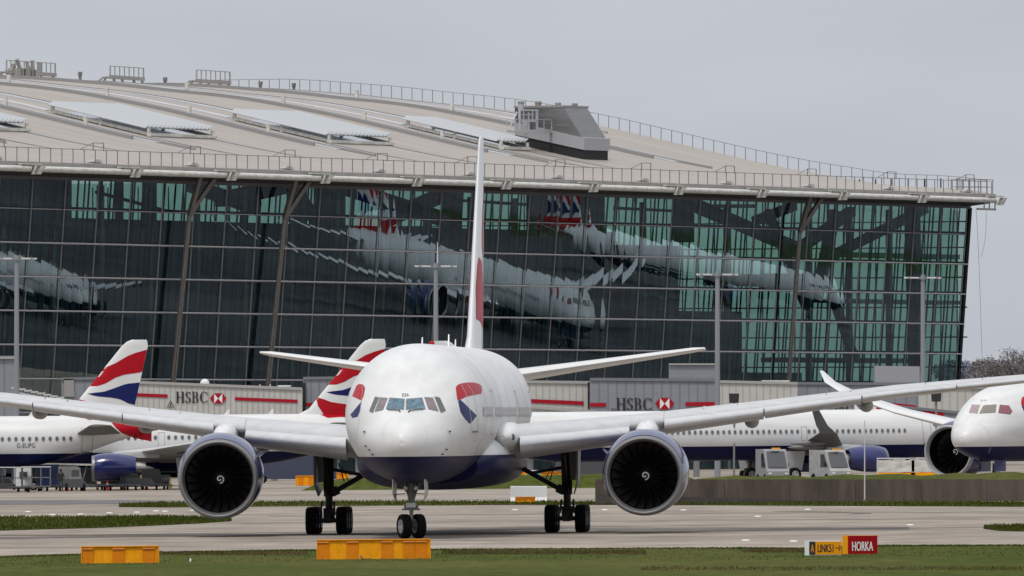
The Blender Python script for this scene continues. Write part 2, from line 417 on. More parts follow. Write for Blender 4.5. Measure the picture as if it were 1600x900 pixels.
def windows(fus, parent, stas, z, hw=0.12, hh=0.17, sides=(1, -1)):
    n = 14; mb = MB(); vs = [(0.0, hw * math.cos(2 * math.pi * i / n), hh * math.sin(2 * math.pi * i / n)) for i in range(n)]
    mb.add(vs, [tuple(range(n))]); mb.add([(-0.004, a * 1.3, b * 1.25) for _, a, b in vs] , [tuple(range(n))])
    first = mb.build('cabin_window', m_cabwin, parent); first.data.materials.append(m_winrim); first.data.polygons[1].material_index = 1
    k = 0
    for sd in sides:
        for y in stas:
            t, b, h = fus.at(y); zc = (t + b) / 2; hh_ = (t - b) / 2; q = (z - zc) / hh_
            p = fus.side(y, z, sd, 0.016); el = math.atan2(q / hh_, math.sqrt(1 - q * q) / h)
            if k == 0: o = first
            else: o = inst(first, 'cabin_window', parent)
            k += 1
            o.location = p; o.rotation_euler = (0, -el, 0) if sd > 0 else (0, el + math.pi, 0)
def place(root, X, Y, psi):
    root.matrix_world = Matrix.Translation((X, Y, gz(X))) @ Matrix.Rotation(-math.atan(T), 4, 'Y') @ Matrix.Rotation(psi, 4, 'Z')
    return root.matrix_world.copy()

def tail_ribbons(secs, parent, cv):
    """red, navy and red ribbons of the union-flag style fin, given in the photograph's shape and scaled by cv"""
    r1 = [(150, 581), (160, 576), (165, 573.7), (180, 567.5), (200, 556), (213, 551), (230, 546.5), (226, 564), (222, 581.6), (195, 585), (180, 590), (165, 598.7), (152.5, 602.5), (138, 604)]
    nv = [(133, 613.4), (139, 613.6), (160, 612.3), (175, 607.5), (195, 600.3), (206, 598.3), (220, 597.6), (212, 633), (200, 630), (187.5, 623.7), (175, 621), (150, 618.7)]
    r2 = [(120, 622.5), (131, 625), (142.5, 630), (157, 632.5), (172.7, 634.5), (190, 636), (212, 639), (212, 656), (172, 655), (150, 654), (133, 651), (123, 636)]
    fin_decal('red_ribbon', secs, [[cv(*p) for p in r1]], m_red, parent)
    fin_decal('navy_ribbon', secs, [[cv(*p) for p in nv]], m_dnavy, parent)
    fin_decal('red_ribbon', secs, [[cv(*p) for p in r2]], m_red, parent)

def build_narrow(label, group, stretch=0.0, sharklet=False):
    root = thing('narrow_body_airliner', label, 'airliner', group=group); S_ = stretch; W_ = 0.5 if stretch else 0.0
    L = 33.84 + S_
    tab = [(0, 3.0, 2.96, 0.02), (0.12, 3.3, 2.72, 0.28), (0.5, 3.62, 2.5, 0.6), (1.2, 4.15, 2.2, 1.0), (2.2, 5.0, 1.97, 1.42), (3.5, 5.62, 1.82, 1.76), (5, 5.86, 1.76, 1.93), (6.5, 5.9, 1.75, 1.975), (21 + S_, 5.9, 1.75, 1.975), (24 + S_, 5.9, 2.0, 1.93), (27.3 + S_, 5.87, 2.7, 1.68), (30.5 + S_, 5.72, 3.8, 1.1), (32.6 + S_, 5.55, 4.42, 0.58), (33.5 + S_, 5.4, 4.68, 0.36), (L, 5.3, 4.8, 0.24)]
    fu = Fus(tab); fu.mesh(40).build('fuselage', m_fus319, root, True)
    def cv(px, y): return (33.1 + S_ + (px - 230.5) / 19.96, (660 - y) / 19.96 + 5.33)
    fs = [(5.5, 25.4 + S_, 6.6, 0.5), (6.3, 27.0 + S_, 5.0, 0.5), (11.3, 31.1 + S_, 2.05, 0.2), (11.65, 31.5 + S_, 1.6, 0.16), (11.8, 31.9 + S_, 1.15, 0.06)]
    fin_mesh(fs).build('tail_fin', m_white, root, True)
    tail_ribbons(fs, root, cv)
    side_decal('rudder_seam', fu, poly_lines([cv(133, 640), cv(133.2, 641)], 0.02), m_seam, root) if False else None
    # red ribbon round the tail cone
    red = [(118, 646), (139, 655.6), (150, 655), (159.5, 653.8), (170.7, 655.6), (180, 667), (189.5, 676), (206, 683.5), (236, 690), (236, 640), (118, 640)]
    side_decal('tail_cone_ribbon', fu, [[cv(*p) for p in red]], m_red, root, step=0.06)
    MB().lathe([(0, 0.44), (0.5, 0.40), (0.95, 0.33), (0.95, 0.28), (0.3, 0.2)], 20, c=(0, L - 0.9, 5.04)).build('exhaust_cone', m_metal, root, True)
    for sd in (1, -1):
        ws = [(1.4, 10.7 + W_, 7.3, 2.55, 0.95, 3), (1.98, 11.3 + W_, 6.6, 2.6, 0.85, 3), (6.4, 14.2 + W_, 3.9, 3.05, 0.5, 1.5), (16.3, 20.0 + W_, 1.7, 3.95, 0.2, -1), (16.95, 20.6 + W_, 1.2, 4.05, 0.1, -1)]
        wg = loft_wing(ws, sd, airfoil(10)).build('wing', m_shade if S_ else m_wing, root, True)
        if sharklet:
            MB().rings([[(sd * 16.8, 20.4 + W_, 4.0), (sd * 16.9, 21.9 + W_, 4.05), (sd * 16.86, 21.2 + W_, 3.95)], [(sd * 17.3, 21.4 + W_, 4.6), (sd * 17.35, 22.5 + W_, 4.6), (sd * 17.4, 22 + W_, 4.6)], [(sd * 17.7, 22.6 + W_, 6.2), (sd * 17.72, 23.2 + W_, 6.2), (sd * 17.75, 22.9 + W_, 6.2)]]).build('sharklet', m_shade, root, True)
        else:
            MB().hexa([(sd * 16.9, 20.3 + W_, 3.4), (sd * 16.98, 21.9 + W_, 3.4), (sd * 17.0, 21.9 + W_, 3.4), (sd * 16.95, 20.3 + W_, 3.4), (sd * 16.9, 20.9 + W_, 4.7), (sd * 16.98, 22.0 + W_, 4.7), (sd * 17.0, 22.0 + W_, 4.7), (sd * 16.95, 20.9 + W_, 4.7)]).build('wingtip_fence', m_grey, root)
        for lt in (2.6, 7.6, 11.2):
            s_ = sec_at(ws, lt)
            MB().lathe([(0, 0.01), (0.25, 0.12), (0.8, 0.2), (1.8, 0.22), (2.8, 0.14), (3.4, 0.01)], 12, c=(sd * lt, s_[1] + 0.45 * s_[2], s_[3] - 0.35)).build('flap_fairing', m_grey, root, True)
        hs = [(0.7, 27.4 + S_, 3.6, 4.4, 0.42, -1), (6.2, 28.7 + S_, 1.7, 5.1, 0.16, -1)]
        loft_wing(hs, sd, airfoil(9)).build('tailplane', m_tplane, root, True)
        engine(root, sd * 5.75, 9.9 + W_, 1.72, 1.12, 3.5, 0, m_silver, swirl=False)
        MB().hexa([(sd * 5.65, 11.2 + W_, 2.6), (sd * 5.85, 11.2 + W_, 2.6), (sd * 5.9, 15.2 + W_, 2.5), (sd * 5.6, 15.2 + W_, 2.5), (sd * 5.7, 11.9 + W_, 2.95), (sd * 5.8, 11.9 + W_, 2.95), (sd * 5.9, 15.4 + W_, 3.1), (sd * 5.6, 15.4 + W_, 3.1)]).build('pylon', m_wing, root)
        MB().tube((sd * 3.8, 17.2 + W_, 2.5), (sd * 3.8, 17.5 + W_, 0.6), 0.16).build('main_gear_leg', m_gear, root, True)
        MB().hexa([(sd * 4.05, 16.7 + W_, 0.9), (sd * 4.1, 16.7 + W_, 0.9), (sd * 4.1, 18.1 + W_, 0.9), (sd * 4.05, 18.1 + W_, 0.9), (sd * 4.3, 16.5 + W_, 2.5), (sd * 4.35, 16.5 + W_, 2.5), (sd * 4.35, 18.3 + W_, 2.5), (sd * 4.3, 18.3 + W_, 2.5)]).build('gear_door', m_wing, root)
        for q in (-0.46, 0.46): wheel(root, (sd * 3.8 + q, 17.5 + W_, 0.57), 0.57, 0.42)
    MB().lathe([(0, 0.3), (1.5, 0.95), (4, 1.15), (7.5, 1.15), (9.5, 0.8), (11, 0.2)], 24, c=(0, 10 + W_, 2.55)).build('belly_fairing', m_fus319, root, True)
    MB().tube((0, 5.05, 2.2), (0, 5.05, 0.45), 0.11).build('nose_gear_leg', m_gear, root, True)
    for q in (-0.25, 0.25): wheel(root, (q, 5.05, 0.38), 0.38, 0.22)
    rows = [y for y in [6.3 + 0.5334 * i for i in range(44 + int(S_ / 0.5334))] if abs(y - 15.2 - W_) > 0.3]
    windows(fu, root, [y for y in rows if y < 27.6 + S_], 4.1, sides=(1,) if not S_ else (-1,))
    dp = []
    for y0 in (3.6, 27.9 + S_): dp += poly_lines([(y0, 3.03), (y0 + 0.12, 4.2), (y0 + 0.05, 4.95), (y0 + 0.86, 4.98), (y0 + 0.93, 4.2), (y0 + 0.82, 3.03)], 0.035, True)
    def each(ps, nm, m, wd=None):
        mb = MB()
        for sd in (1, -1):
            for P in ps: fill([P], 0.3, lambda y, z: fu.side(y, z, sd, 0.014), 0.4, mb)
        return mb.build(nm, m, root)
    each(dp, 'door', m_seam)
    each([[(3.62, 3.0), (4.4, 3.0), (4.4, 3.07), (3.62, 3.07)], [(27.92 + S_, 3.0), (28.75 + S_, 3.0), (28.75 + S_, 3.07), (27.92 + S_, 3.07)]], 'door_sill', m_txt)
    ex = []
    for y0 in (15.05,): ex += poly_lines([(y0 + W_, 3.35), (y0 + W_, 4.5), (y0 + 0.52 + W_, 4.5), (y0 + 0.52 + W_, 3.35)], 0.03, True)
    each(ex, 'overwing_exit', m_seam)
    # cockpit side and front windows
    cw = [[(1.75, 4.32), (2.35, 4.36), (2.5, 4.8), (2.05, 4.72)], [(2.45, 4.36), (3.05, 4.38), (3.05, 4.75), (2.6, 4.82)], [(3.15, 4.4), (3.5, 4.42), (3.4, 4.72), (3.15, 4.75)], [(1.35, 4.25), (1.66, 4.3), (1.95, 4.68), (1.7, 4.62)]]
    for P in cw: each([P], 'cockpit_window', m_glassdk)
    for y0 in (9.5, 20.2, 23.7):
        MB().hexa([(-0.02, y0, 5.85), (0.02, y0, 5.85), (0.02, y0 + 0.45, 5.85), (-0.02, y0 + 0.45, 5.85), (-0.01, y0 + 0.35, 6.3), (0.01, y0 + 0.35, 6.3), (0.01, y0 + 0.5, 6.3), (-0.01, y0 + 0.5, 6.3)]).build('blade_antenna', m_white, root)
    return root, fu

# ---- the big twin-jet facing the camera
PX0, PY0, PSI = -2.935, 580.0, -math.asin(0.0573)
nose_off = Matrix.Rotation(PSI, 4, 'Z') @ Vector((0, 31.8, 0))
big = thing('wide_body_airliner', 'large white and navy twin-engine airliner taxiing nose-on towards the viewer', 'airliner')
MWB = place(big, PX0 - nose_off.x, PY0 - nose_off.y, PSI)
FB = Fus([(0, 4.22, 4.18, 0.02), (0.15, 4.62, 3.8, 0.42), (0.5, 4.92, 3.45, 0.8), (1, 5.18, 3.2, 1.15), (2, 5.62, 2.92, 1.68), (3, 6.32, 2.74, 2.1), (4, 7.05, 2.6, 2.42), (5, 7.6, 2.5, 2.66), (6, 7.98, 2.43, 2.84), (8, 8.42, 2.38, 3.03), (10, 8.6, 2.37, 3.1), (12, 8.62, 2.37, 3.1), (43, 8.62, 2.37, 3.1), (46, 8.62, 2.6, 3.06), (50, 8.6, 3.4, 2.85), (54, 8.5, 4.5, 2.35), (58, 8.3, 5.6, 1.55), (61, 8.05, 6.6, 0.75), (62.9, 7.8, 7.2, 0.25)])
FB.mesh(72).build('fuselage', m_fus777, big, True)
pm = px_map(FB, MWB)
def pdecal(name, polys, m, parent=big, step=1.0, dx=2.0, fn=pm):
    mb = MB()
    for P in polys: fill([P], step, fn, dx, mb)
    return mb.build(name, m, parent, smooth=False)
for nm, P, m in [('windshield', [(609.5, 622.2), (631.5, 624), (630.5, 640), (604, 639)], m_glassbl), ('windshield', [(635.5, 624), (659, 622.3), (664, 639.3), (635, 640)], m_glassbl),
                 ('cockpit_window', [(594, 622), (605.5, 622.2), (598.5, 640), (586, 642.5)], m_glassmv), ('cockpit_window', [(586, 621), (592.5, 621.6), (582.5, 644.5), (577.5, 641.5)], m_glassdk),
                 ('cockpit_window', [(663.5, 621.5), (676, 621.7), (684.5, 642), (669.5, 638.8)], m_glassmv), ('cockpit_window', [(679, 620.6), (687, 622), (696, 641), (688.5, 644)], m_glassdk)]:
    cx = sum(p[0] for p in P) / 4; cy = sum(p[1] for p in P) / 4
    g = pdecal(nm, [[(cx + (x - cx) * 1.09, cy + (y - cy) * 1.12) for x, y in P]], m_seam)
    g.name = 'window_frame'
    fe = px_map(FB, MWB, 0.02); o = pdecal(nm, [P], m, fn=fe)
    g.parent = o
for pts in ([(624, 642.5), (611, 641.5), (606, 641)], [(640, 643), (652, 641.3), (661, 640.5)]):
    MB_ = MB(); w_ = [px_map(FB, MWB, 0.05)(*p) for p in pts]
    for a, b in zip(w_, w_[1:]): MB_.tube(a, b, 0.022, n=6)
    MB_.tube(w_[0], px_map(FB, MWB, 0.02)(pts[0][0] + (1.5 if pts[0][0] < 630 else -2), pts[0][1] + 1.5), 0.03, n=6)
    MB_.build('wiper', m_txt, big)
# radome seam, nose leg bay outline and small probes
cir = [(632.5 + 34.5 * math.cos(a), 681 + 33.5 * math.sin(a) * (1.0 if math.sin(a) < 0 else 0.9)) for a in [R(10 * i) for i in range(36)]]
pdecal('radome_seam', poly_lines(cir, 0.35, True), mat('pale_seam', (0.55, 0.55, 0.55), 0.5), step=3)
pdecal('skin_seam', poly_lines([(693, 657), (693, 675), (692, 700)], 0.3), mat('pale_seam', ()), step=3) if False else None
for (x, y) in [(703, 674), (698, 702.5), (691.5, 710), (569.5, 674.5), (571.5, 697), (577, 703), (582, 710.5)]:
    p = pm(x, y); MB().hexa([p + Vector(q) for q in [(-0.05, -0.05, -0.02), (0.05, -0.05, -0.02), (0.05, 0.1, -0.02), (-0.05, 0.1, -0.02), (-0.03, -0.2, 0.03), (0.03, -0.2, 0.03), (0.03, 0.1, 0.03), (-0.03, 0.1, 0.03)]]).build('sensor_probe', m_txt, big)
# ribbon emblem on both sides of the nose
rr_ = [(712, 606), (714, 602), (720, 599.3), (730, 597.8), (740, 597.8), (747, 599.5), (752.2, 603), (752.8, 610), (752, 615.3), (740, 617.2), (728, 620), (719.5, 624.3), (714.5, 625.5)]
rn_ = [(715.5, 626), (719, 624.8), (724, 629), (734, 639), (745, 649.5), (739, 657), (733.6, 662), (726, 654), (719, 643)]
pdecal('red_ribbon', [rr_], m_red, step=1); pdecal('navy_ribbon', [rn_], m_dnavy, step=1)
pdecal('red_ribbon', [[(557, 603), (561, 600), (567, 600.5), (570.5, 606), (568.5, 618), (565, 626), (557, 622), (550.6, 619)]], m_red, step=1)
pdecal('navy_ribbon', [[(565.2, 627), (563, 641), (559, 651), (551, 653), (547.8, 648), (553, 642)]], m_dnavy, step=1)
fe2 = px_map(FB, MWB, 0.022)
pdecal('door', poly_lines([(720, 600.8), (729.5, 600), (736, 609), (740.5, 619), (744, 635), (746.5, 652), (746.5, 675), (737.5, 675), (735, 650), (731, 630), (727, 614)], 0.5, True), mat('pale_door_line', (0.62, 0.6, 0.6), 0.4), step=2, fn=fe2)
pdecal('door_sill', [[(737, 673.6), (746.8, 673.6), (746.4, 675.6), (737.4, 675.6)]], m_txt, step=1, fn=fe2)
pdecal('door', poly_lines([(560, 602), (566, 603), (567, 612), (562, 650), (556, 690), (549, 688)], 0.35), mat('pale_door_line', ()), step=2, fn=fe2)
vs, fs_, wd_ = text_tris('ZZA', 6.2)
MB().add([fe2(628 + x * (11.0 / wd_), 619.5 - y - 0.0) for x, y in vs], fs_).build('registration', m_txt, big)
# cabin windows, doors along both sides
rows = [y for y in [8.6 + 0.72 * i for i in range(56)] if min(abs(y - q) for q in (16.4, 34.8, 46.5)) > 0.7]
windows(FB, big, rows, 5.55, 0.14, 0.20)
mb = MB()
for sd in (1, -1):
    for y0 in (15.9, 34.3, 46.0):
        for P in poly_lines([(y0, 4.55), (y0, 6.5), (y0 + 1.05, 6.5), (y0 + 1.05, 4.55)], 0.05, True): fill([P], 0.4, lambda y, z: FB.side(y, z, sd, 0.014), 0.4, mb)
mb.build('door', m_seam, big)
m_pseam = mat('faint_skin_seam', (0.50, 0.50, 0.50), 0.5)
for y0 in (10.2, 14.6, 21.5, 28, 35, 42):
    t_, b_, h_ = FB.at(y0); rg = []
    for yy in (y0, y0 + (0.02 if y0 < 8 else 0.09)):
        t_, b_, h_ = FB.at(yy); rg.append([((h_ + .006) * math.cos(2 * math.pi * i / 72), yy, (t_ + b_) / 2 + ((t_ - b_) / 2 + .006) * math.sin(2 * math.pi * i / 72)) for i in range(72)])
    MB().rings(rg, cap=False).build('skin_seam', m_pseam, big, True)
mb = MB()
for sd in (1, -1):
    for (y0, y1, z0, z1) in ((6.6, 7.3, 4.3, 4.7), (9.5, 9.7, 3.9, 4.2), (11.5, 12.6, 3.75, 4.6), (18.5, 18.8, 4.9, 5.2)):
        for P in poly_lines([(y0, z0), (y1, z0), (y1, z1), (y0, z1)], 0.03, True): fill([P], 0.3, lambda y, z: FB.side(y, z, sd, 0.012), 0.4, mb)
mb.build('service_panels', m_pseam, big, kind='stuff')
# wings, slats, pylons, engines
WS = [(2.2, 19.9, 13.2, 3.95, 1.6, 4.6), (3.3, 20.9, 12.2, 4.05, 1.45, 4.3), (6.4, 22.95, 10.2, 4.45, 1.2, 3.0), (9.6, 25.1, 8.6, 4.86, 0.98, 1.8), (15, 28.7, 6.5, 5.58, 0.72, 1), (20.6, 32.4, 4.8, 6.33, 0.52, 0.3), (26.6, 36.4, 3.0, 6.9, 0.33, -0.3), (29.6, 38.6, 1.9, 7.2, 0.2, -0.8), (30.45, 39.7, 0.9, 7.3, 0.08, -1)]
for sd in (1, -1):
    loft_wing(WS, sd, airfoil(16), 3).build('wing', m_wing, big, True)
    for i, (a, b) in enumerate([(3.95, 8.75), (10.3, 14.7), (14.76, 19.1), (19.16, 23.4), (23.46, 27.9)]):
        ss = []
        for k in range(5):
            l = a + (b - a) * k / 4; s_ = sec_at(WS, l); ss.append(s_)
        th = 1.12
        ss = [(s_[0], s_[1], s_[2], s_[3], s_[4] * th, s_[5]) for s_ in ss]
        d = (0.30, 0.20, 0.17, 0.13, 0.10)[i]
        loft_wing(ss, sd, airfoil(12, 0.0, 0.115), 1, (-d, -d * (1.05 if i == 0 else 0.75))).build('slat', m_slat, big, True)
    s_ = sec_at(WS, 9.5)
    loft_wing([sec_at(WS, 8.8), sec_at(WS, 10.25)], sd, airfoil(10, 0.0, 0.16), 1, (-0.07, 0.03)).build('pylon_top_fairing', m_wing, big, True)
    # pylon
    rg = []
    for (y, zb, zt, hw) in [(21.6, 4.2, 4.5, 0.12), (22.0, 4.05, 4.95, 0.42), (23.0, 4.0, 5.12, 0.52), (25.0, 3.9, 5.15, 0.5), (28.5, 3.6, 4.7, 0.35)]:
        zc = (zb + zt) / 2; rg.append([(sd * 9.61 + hw * math.cos(2 * math.pi * i / 16), y, zc + (zt - zb) / 2 * math.sin(2 * math.pi * i / 16)) for i in range(16)])
    MB().rings(rg).build('pylon', m_white, big, True)
    MB().rings([[(sd * (8.75 - 0.35) + 0.42 * math.cos(t), 24.7 + q * 1.2, 4.55 + 0.36 * math.sin(t)) for t in [2 * math.pi * i / 14 for i in range(14)]] for q in (0, 0.25, 1)]).build('krueger_flap', m_wing, big, True)
    e = engine(big, sd * 9.61, 19.3, 2.63, 1.94, 5.6, 22, m_silver)
    e.rotation_euler = (0, 0, -sd * R(0.8))
    # vortex strake on the inboard shoulder of the cowl
    MB().hexa([(-sd * 1.62, 0.9, 0.98), (-sd * 1.65, 0.9, 0.93), (-sd * 1.72, 2.4, 0.95), (-sd * 1.68, 2.4, 1.0), (-sd * 1.85, 1.6, 1.22), (-sd * 1.88, 1.6, 1.17), (-sd * 2.0, 2.4, 1.2), (-sd * 1.97, 2.4, 1.25)]).build('strake', m_cowl, e)
    MB().lathe([(0, 1.005), (0.02, 1.01), (0.04, 1.005)], 64, c=(0, 2.1, 0)).build('cowl_seam', m_seam, e) if False else None
    for lt, dz in ((8.4, -0.62), (14.0, -0.42), (19.2, -0.42)):
        s_ = sec_at(WS, lt); q = (1.3, 1.0, 0.85)[(8.4, 14.0, 19.2).index(lt)]
        MB().lathe([(0, 0.01), (0.15, 0.13), (0.5, 0.24), (1.2, 0.31), (2.4, 0.32), (3.6, 0.2), (4.6, 0.01)], 20, c=(sd * lt, s_[1] + 0.42 * s_[2], s_[3] + dz)).build('flap_fairing', mat('fairing_paint', (0.33, 0.32, 0.30), 0.45), big, True).scale = (1, 1, 1)
    # wing upper seams and fuel hatch marks
    mb = MB()
    for l in (6.0, 12.0, 13.5, 17.5, 18.6, 22.0, 24.6):
        s_ = sec_at(WS, l); mb.box((sd * l, s_[1] + 0.14 * s_[2], s_[3] + s_[4] * 0.52 + 0.02), (0.02, 0.5, 0.05))
    mb.build('panel_seams', m_seam, big, kind='stuff')
    hs = [(0.9, 51.2, 7.4, 7.1, 0.66, 1.8), (5.5, 54.7, 5.0, 7.78, 0.42, 1.8), (10.2, 58.3, 2.7, 8.46, 0.24, 1.8), (10.75, 58.9, 1.8, 8.54, 0.12, 1.8)]
    loft_wing(hs, sd, airfoil(12)).build('tailplane', m_white, big, True)
    # main gear
    G = lambda x, y, z: (sd * x, y, z)
    lg = MB(); lg.tube(G(5.5, 31.4, 4.2), G(5.5, 31.8, 1.75), 0.27, 0.24, 14); lg.tube(G(5.5, 31.8, 1.9), G(5.5, 31.8, 0.7), 0.17, 0.17, 12)
    lg.box(G(5.5, 31.8, 0.68), (0.3, 3.2, 0.34)); lg.box(G(5.5, 31.8, 0.95), (0.5, 0.5, 0.5))
    for ax in (30.35, 31.8, 33.25): lg.tube(G(4.75, ax, 0.635), G(6.25, ax, 0.635), 0.1, n=10)
    lg.tube(G(5.25, 31.5, 1.5), G(5.2, 31.2, 0.9), 0.05); lg.tube(G(5.8, 31.5, 1.5), G(5.85, 31.1, 0.9), 0.05)
    lg.build('main_gear_leg', m_gear, big, True)
    br = MB(); br.beam(G(3.1, 31.6, 3.15), G(5.05, 31.7, 2.05), 0.26, 0.22); br.beam(G(5.05, 31.7, 2.05), G(5.35, 31.7, 1.9), 0.4, 0.4); br.beam(G(4.0, 30.4, 2.75), G(5.4, 31.3, 3.0), 0.14)
    br.tube(G(5.0, 31.2, 3.3), G(4.75, 31.3, 2.4), 0.03, n=6); br.tube(G(4.85, 31.2, 3.1), G(4.55, 31.3, 2.45), 0.02, n=6)
    br.tube(G(5.5, 28.6, 3.6), G(5.5, 31.4, 1.9), 0.11, n=8)
    br.build('side_brace', m_gear, big)
    dr = MB(); dr.rings([[G(5.86, 30.4, 1.75), G(5.92, 30.4, 1.75), G(5.9, 32.4, 2.0), G(5.84, 32.4, 2.0)], [G(6.02, 30.2, 2.3), G(6.08, 30.2, 2.3), G(6.06, 32.6, 2.4), G(6.0, 32.6, 2.4)], [G(5.98, 30.2, 4.0), G(6.1, 30.2, 4.0), G(6.1, 32.8, 3.9), G(5.98, 32.8, 3.9)]])
    dr.hexa([G(5.7, 31.0, 2.4), G(5.95, 31.0, 2.4), G(5.95, 31.1, 2.4), G(5.7, 31.1, 2.4), G(5.62, 31.0, 4.0), G(6.0, 31.0, 4.0), G(6.0, 31.1, 4.0), G(5.62, 31.1, 4.0)])
    dr.build('gear_door', m_grey, big)
    wl = None
    for ax in (30.35, 31.8, 33.25):
        for q in (-0.7, 0.7):
            if wl is None: wl = wheel(big, G(5.5 + q, ax, 0.635), 0.635, 0.52)
            else: c = copy_tree(wl, big); c.location = G(5.5 + q, ax, 0.635)
    # wing-root landing lamp and fairing shoulder
    MB().lathe([(0, 0.01), (0.02, 0.13), (0.1, 0.155), (0.22, 0.16)], 20, c=(sd * 3.62, 20.45, 4.42)).build('wing_root_lamp', m_glassdk, big, True)
    rg = []
    for (y, w_, h_) in [(20.0, 0.1, 0.1), (20.3, 0.34, 0.30), (21.0, 0.6, 0.50), (22.4, 0.78, 0.68), (25, 0.8, 0.7)]:
        rg.append([(sd * (3.1 + 0.15) + w_ * math.cos(t), y, 4.4 + h_ * math.sin(t)) for t in [2 * math.pi * i / 18 for i in range(18)]])
    MB().rings(rg).build('wing_root_fairing', m_white, big, True)
# belly fairing (navy below, white above)
rg = []
for (y, hw, zt, zb) in [(16.4, 2.3, 3.9, 2.36), (18, 3.0, 4.4, 2.30), (20, 3.35, 4.7, 2.2), (23, 3.58, 4.7, 2.04), (33, 3.58, 4.7, 2.04), (37, 3.4, 4.6, 2.16), (40.5, 2.9, 4.2, 2.34), (42, 2.2, 3.9, 2.42)]:
    zc = (zt + zb) / 2; n = 40; ring = []
    for i in range(n):
        t = 2 * math.pi * i / n; c_, s_ = math.cos(t), math.sin(t)
        ring.append((hw * math.copysign(abs(c_) ** 0.75, c_), y, zc + (zt - zb) / 2 * math.copysign(abs(s_) ** 0.75, s_)))
    rg.append(ring)
MB().rings(rg).build('belly_fairing', m_fus777, big, True)
# fin
FS = [(8.1, 47.0, 12.6, 0.72), (9.2, 49.7, 10.2, 0.56), (18.3, 58.0, 3.8, 0.2), (18.75, 58.6, 3.1, 0.17), (18.93, 59.3, 2.2, 0.09)]
fin_mesh(FS, 44).build('tail_fin', m_white, big, True)
def cvb(px, y):
    x, z = 33.1 + (px - 230.5) / 19.96, (660 - y) / 19.96 + 5.33
    return (49.4 + (x - 27.0) * 2.0, 8.5 + (z - 5.85) * 1.46)
fin_decal('red_ribbon', FS, [[(56.6, 13.4), (58.6, 13.0), (60.0, 13.2), (60.6, 14.5), (60.9, 16.4), (59.6, 16.0), (58.0, 15.2), (56.9, 14.3)]], mat('faded_red_paint', (0.50, 0.11, 0.12), 0.4), big)
fin_decal('red_ribbon', FS, [[(51.3, 10.0), (53.5, 9.9), (56.4, 9.6), (57.9, 10.3), (57.0, 11.6), (55.6, 12.8), (54.2, 13.0), (53.4, 12.6), (52.2, 11.5)]], m_red, big)
fin_decal('rudder_seam', FS, [[(57.0, 9.2), (57.06, 9.2), (60.6, 18.3), (60.54, 18.3)]], m_seam, big)
bc = MB(); bc.lathe([(0, 0.13), (0.1, 0.13), (0.16, 0.08), (0.2, 0.01)], 14, 'z', (0.0, 21.0, 8.6)); bc.build('anti_collision_beacon', m_red, big, True)
for (x, y, h) in ((0, 33, 0.55), (0, 38, 0.35), (0, 14, 0.3)):
    MB().hexa([(x - 0.03, y, 8.58), (x + 0.03, y, 8.58), (x + 0.03, y + 0.5, 8.58), (x - 0.03, y + 0.5, 8.58), (x - 0.02, y + 0.35, 8.62 + h), (x + 0.02, y + 0.35, 8.62 + h), (x + 0.02, y + 0.55, 8.62 + h), (x - 0.02, y + 0.55, 8.62 + h)]).build('blade_antenna', m_white, big)
# nose gear
ng = MB(); ng.tube((0, 6.0, 2.6), (0, 5.9, 1.35), 0.17, 0.15, 12); ng.tube((0, 5.9, 1.5), (0, 5.86, 0.5), 0.1, 0.08, 12)
ng.box((0, 5.85, 1.38), (0.62, 0.3, 0.14)); ng.box((0.0, 5.7, 1.28), (0.8, 0.16, 0.08)); ng.beam((-0.3, 6.6, 2.5), (-0.08, 6.0, 1.7), 0.09); ng.beam((0.3, 6.6, 2.5), (0.08, 6.0, 1.7), 0.09)
ng.tube((-0.48, 6.0, 2.45), (-0.08, 5.9, 1.9), 0.05); ng.tube((0.48, 6.0, 2.45), (0.08, 5.9, 1.9), 0.05); ng.beam((0.0, 5.7, 1.2), (0.02, 5.55, 0.85), 0.14, 0.06); ng.beam((0.02, 5.55, 0.85), (0, 5.8, 0.55), 0.12, 0.06)
ng.tube((-0.3, 5.86, 0.54), (0.3, 5.86, 0.54), 0.07)
ng.build('nose_gear_leg', mat('nose_gear_paint', (0.20, 0.20, 0.195), 0.45, noise=((5, 5, 5), 0.35)), big, True)
MB().box((0.0, 5.6, 1.47), (0.42, 0.12, 0.2)).build('number_plate', m_rim, big)
for sd in (1, -1):
    MB().rings([[(sd * 0.62, 4.4, 1.7), (sd * 0.65, 4.4, 1.7), (sd * 0.63, 5.2, 1.62), (sd * 0.6, 5.2, 1.62)], [(sd * 0.7, 4.2, 2.0), (sd * 0.74, 4.2, 2.0), (sd * 0.72, 6.4, 1.95), (sd * 0.68, 6.4, 1.95)], [(sd * 0.68, 4.2, 2.62), (sd * 0.72, 4.2, 2.62), (sd * 0.7, 6.5, 2.62), (sd * 0.66, 6.5, 2.62)]]).build('nose_gear_door', m_white, big)
    MB().tube((sd * 0.25, 5.8, 1.98), (sd * 0.68, 5.6, 1.95), 0.02, n=6).build('door_rod', m_gear, big)
    l_ = MB().lathe([(0, 0.01), (0.0, 0.085), (0.03, 0.11), (0.16, 0.08)], 18, c=(sd * 0.24, 5.55, 2.22)).build('landing_lamp', m_rim, big, True)
    wheel(big, (0.33 * sd * math.cos(R(24)), 5.86 + 0.33 * sd * math.sin(R(24)), 0.54), 0.54, 0.42, R(24))

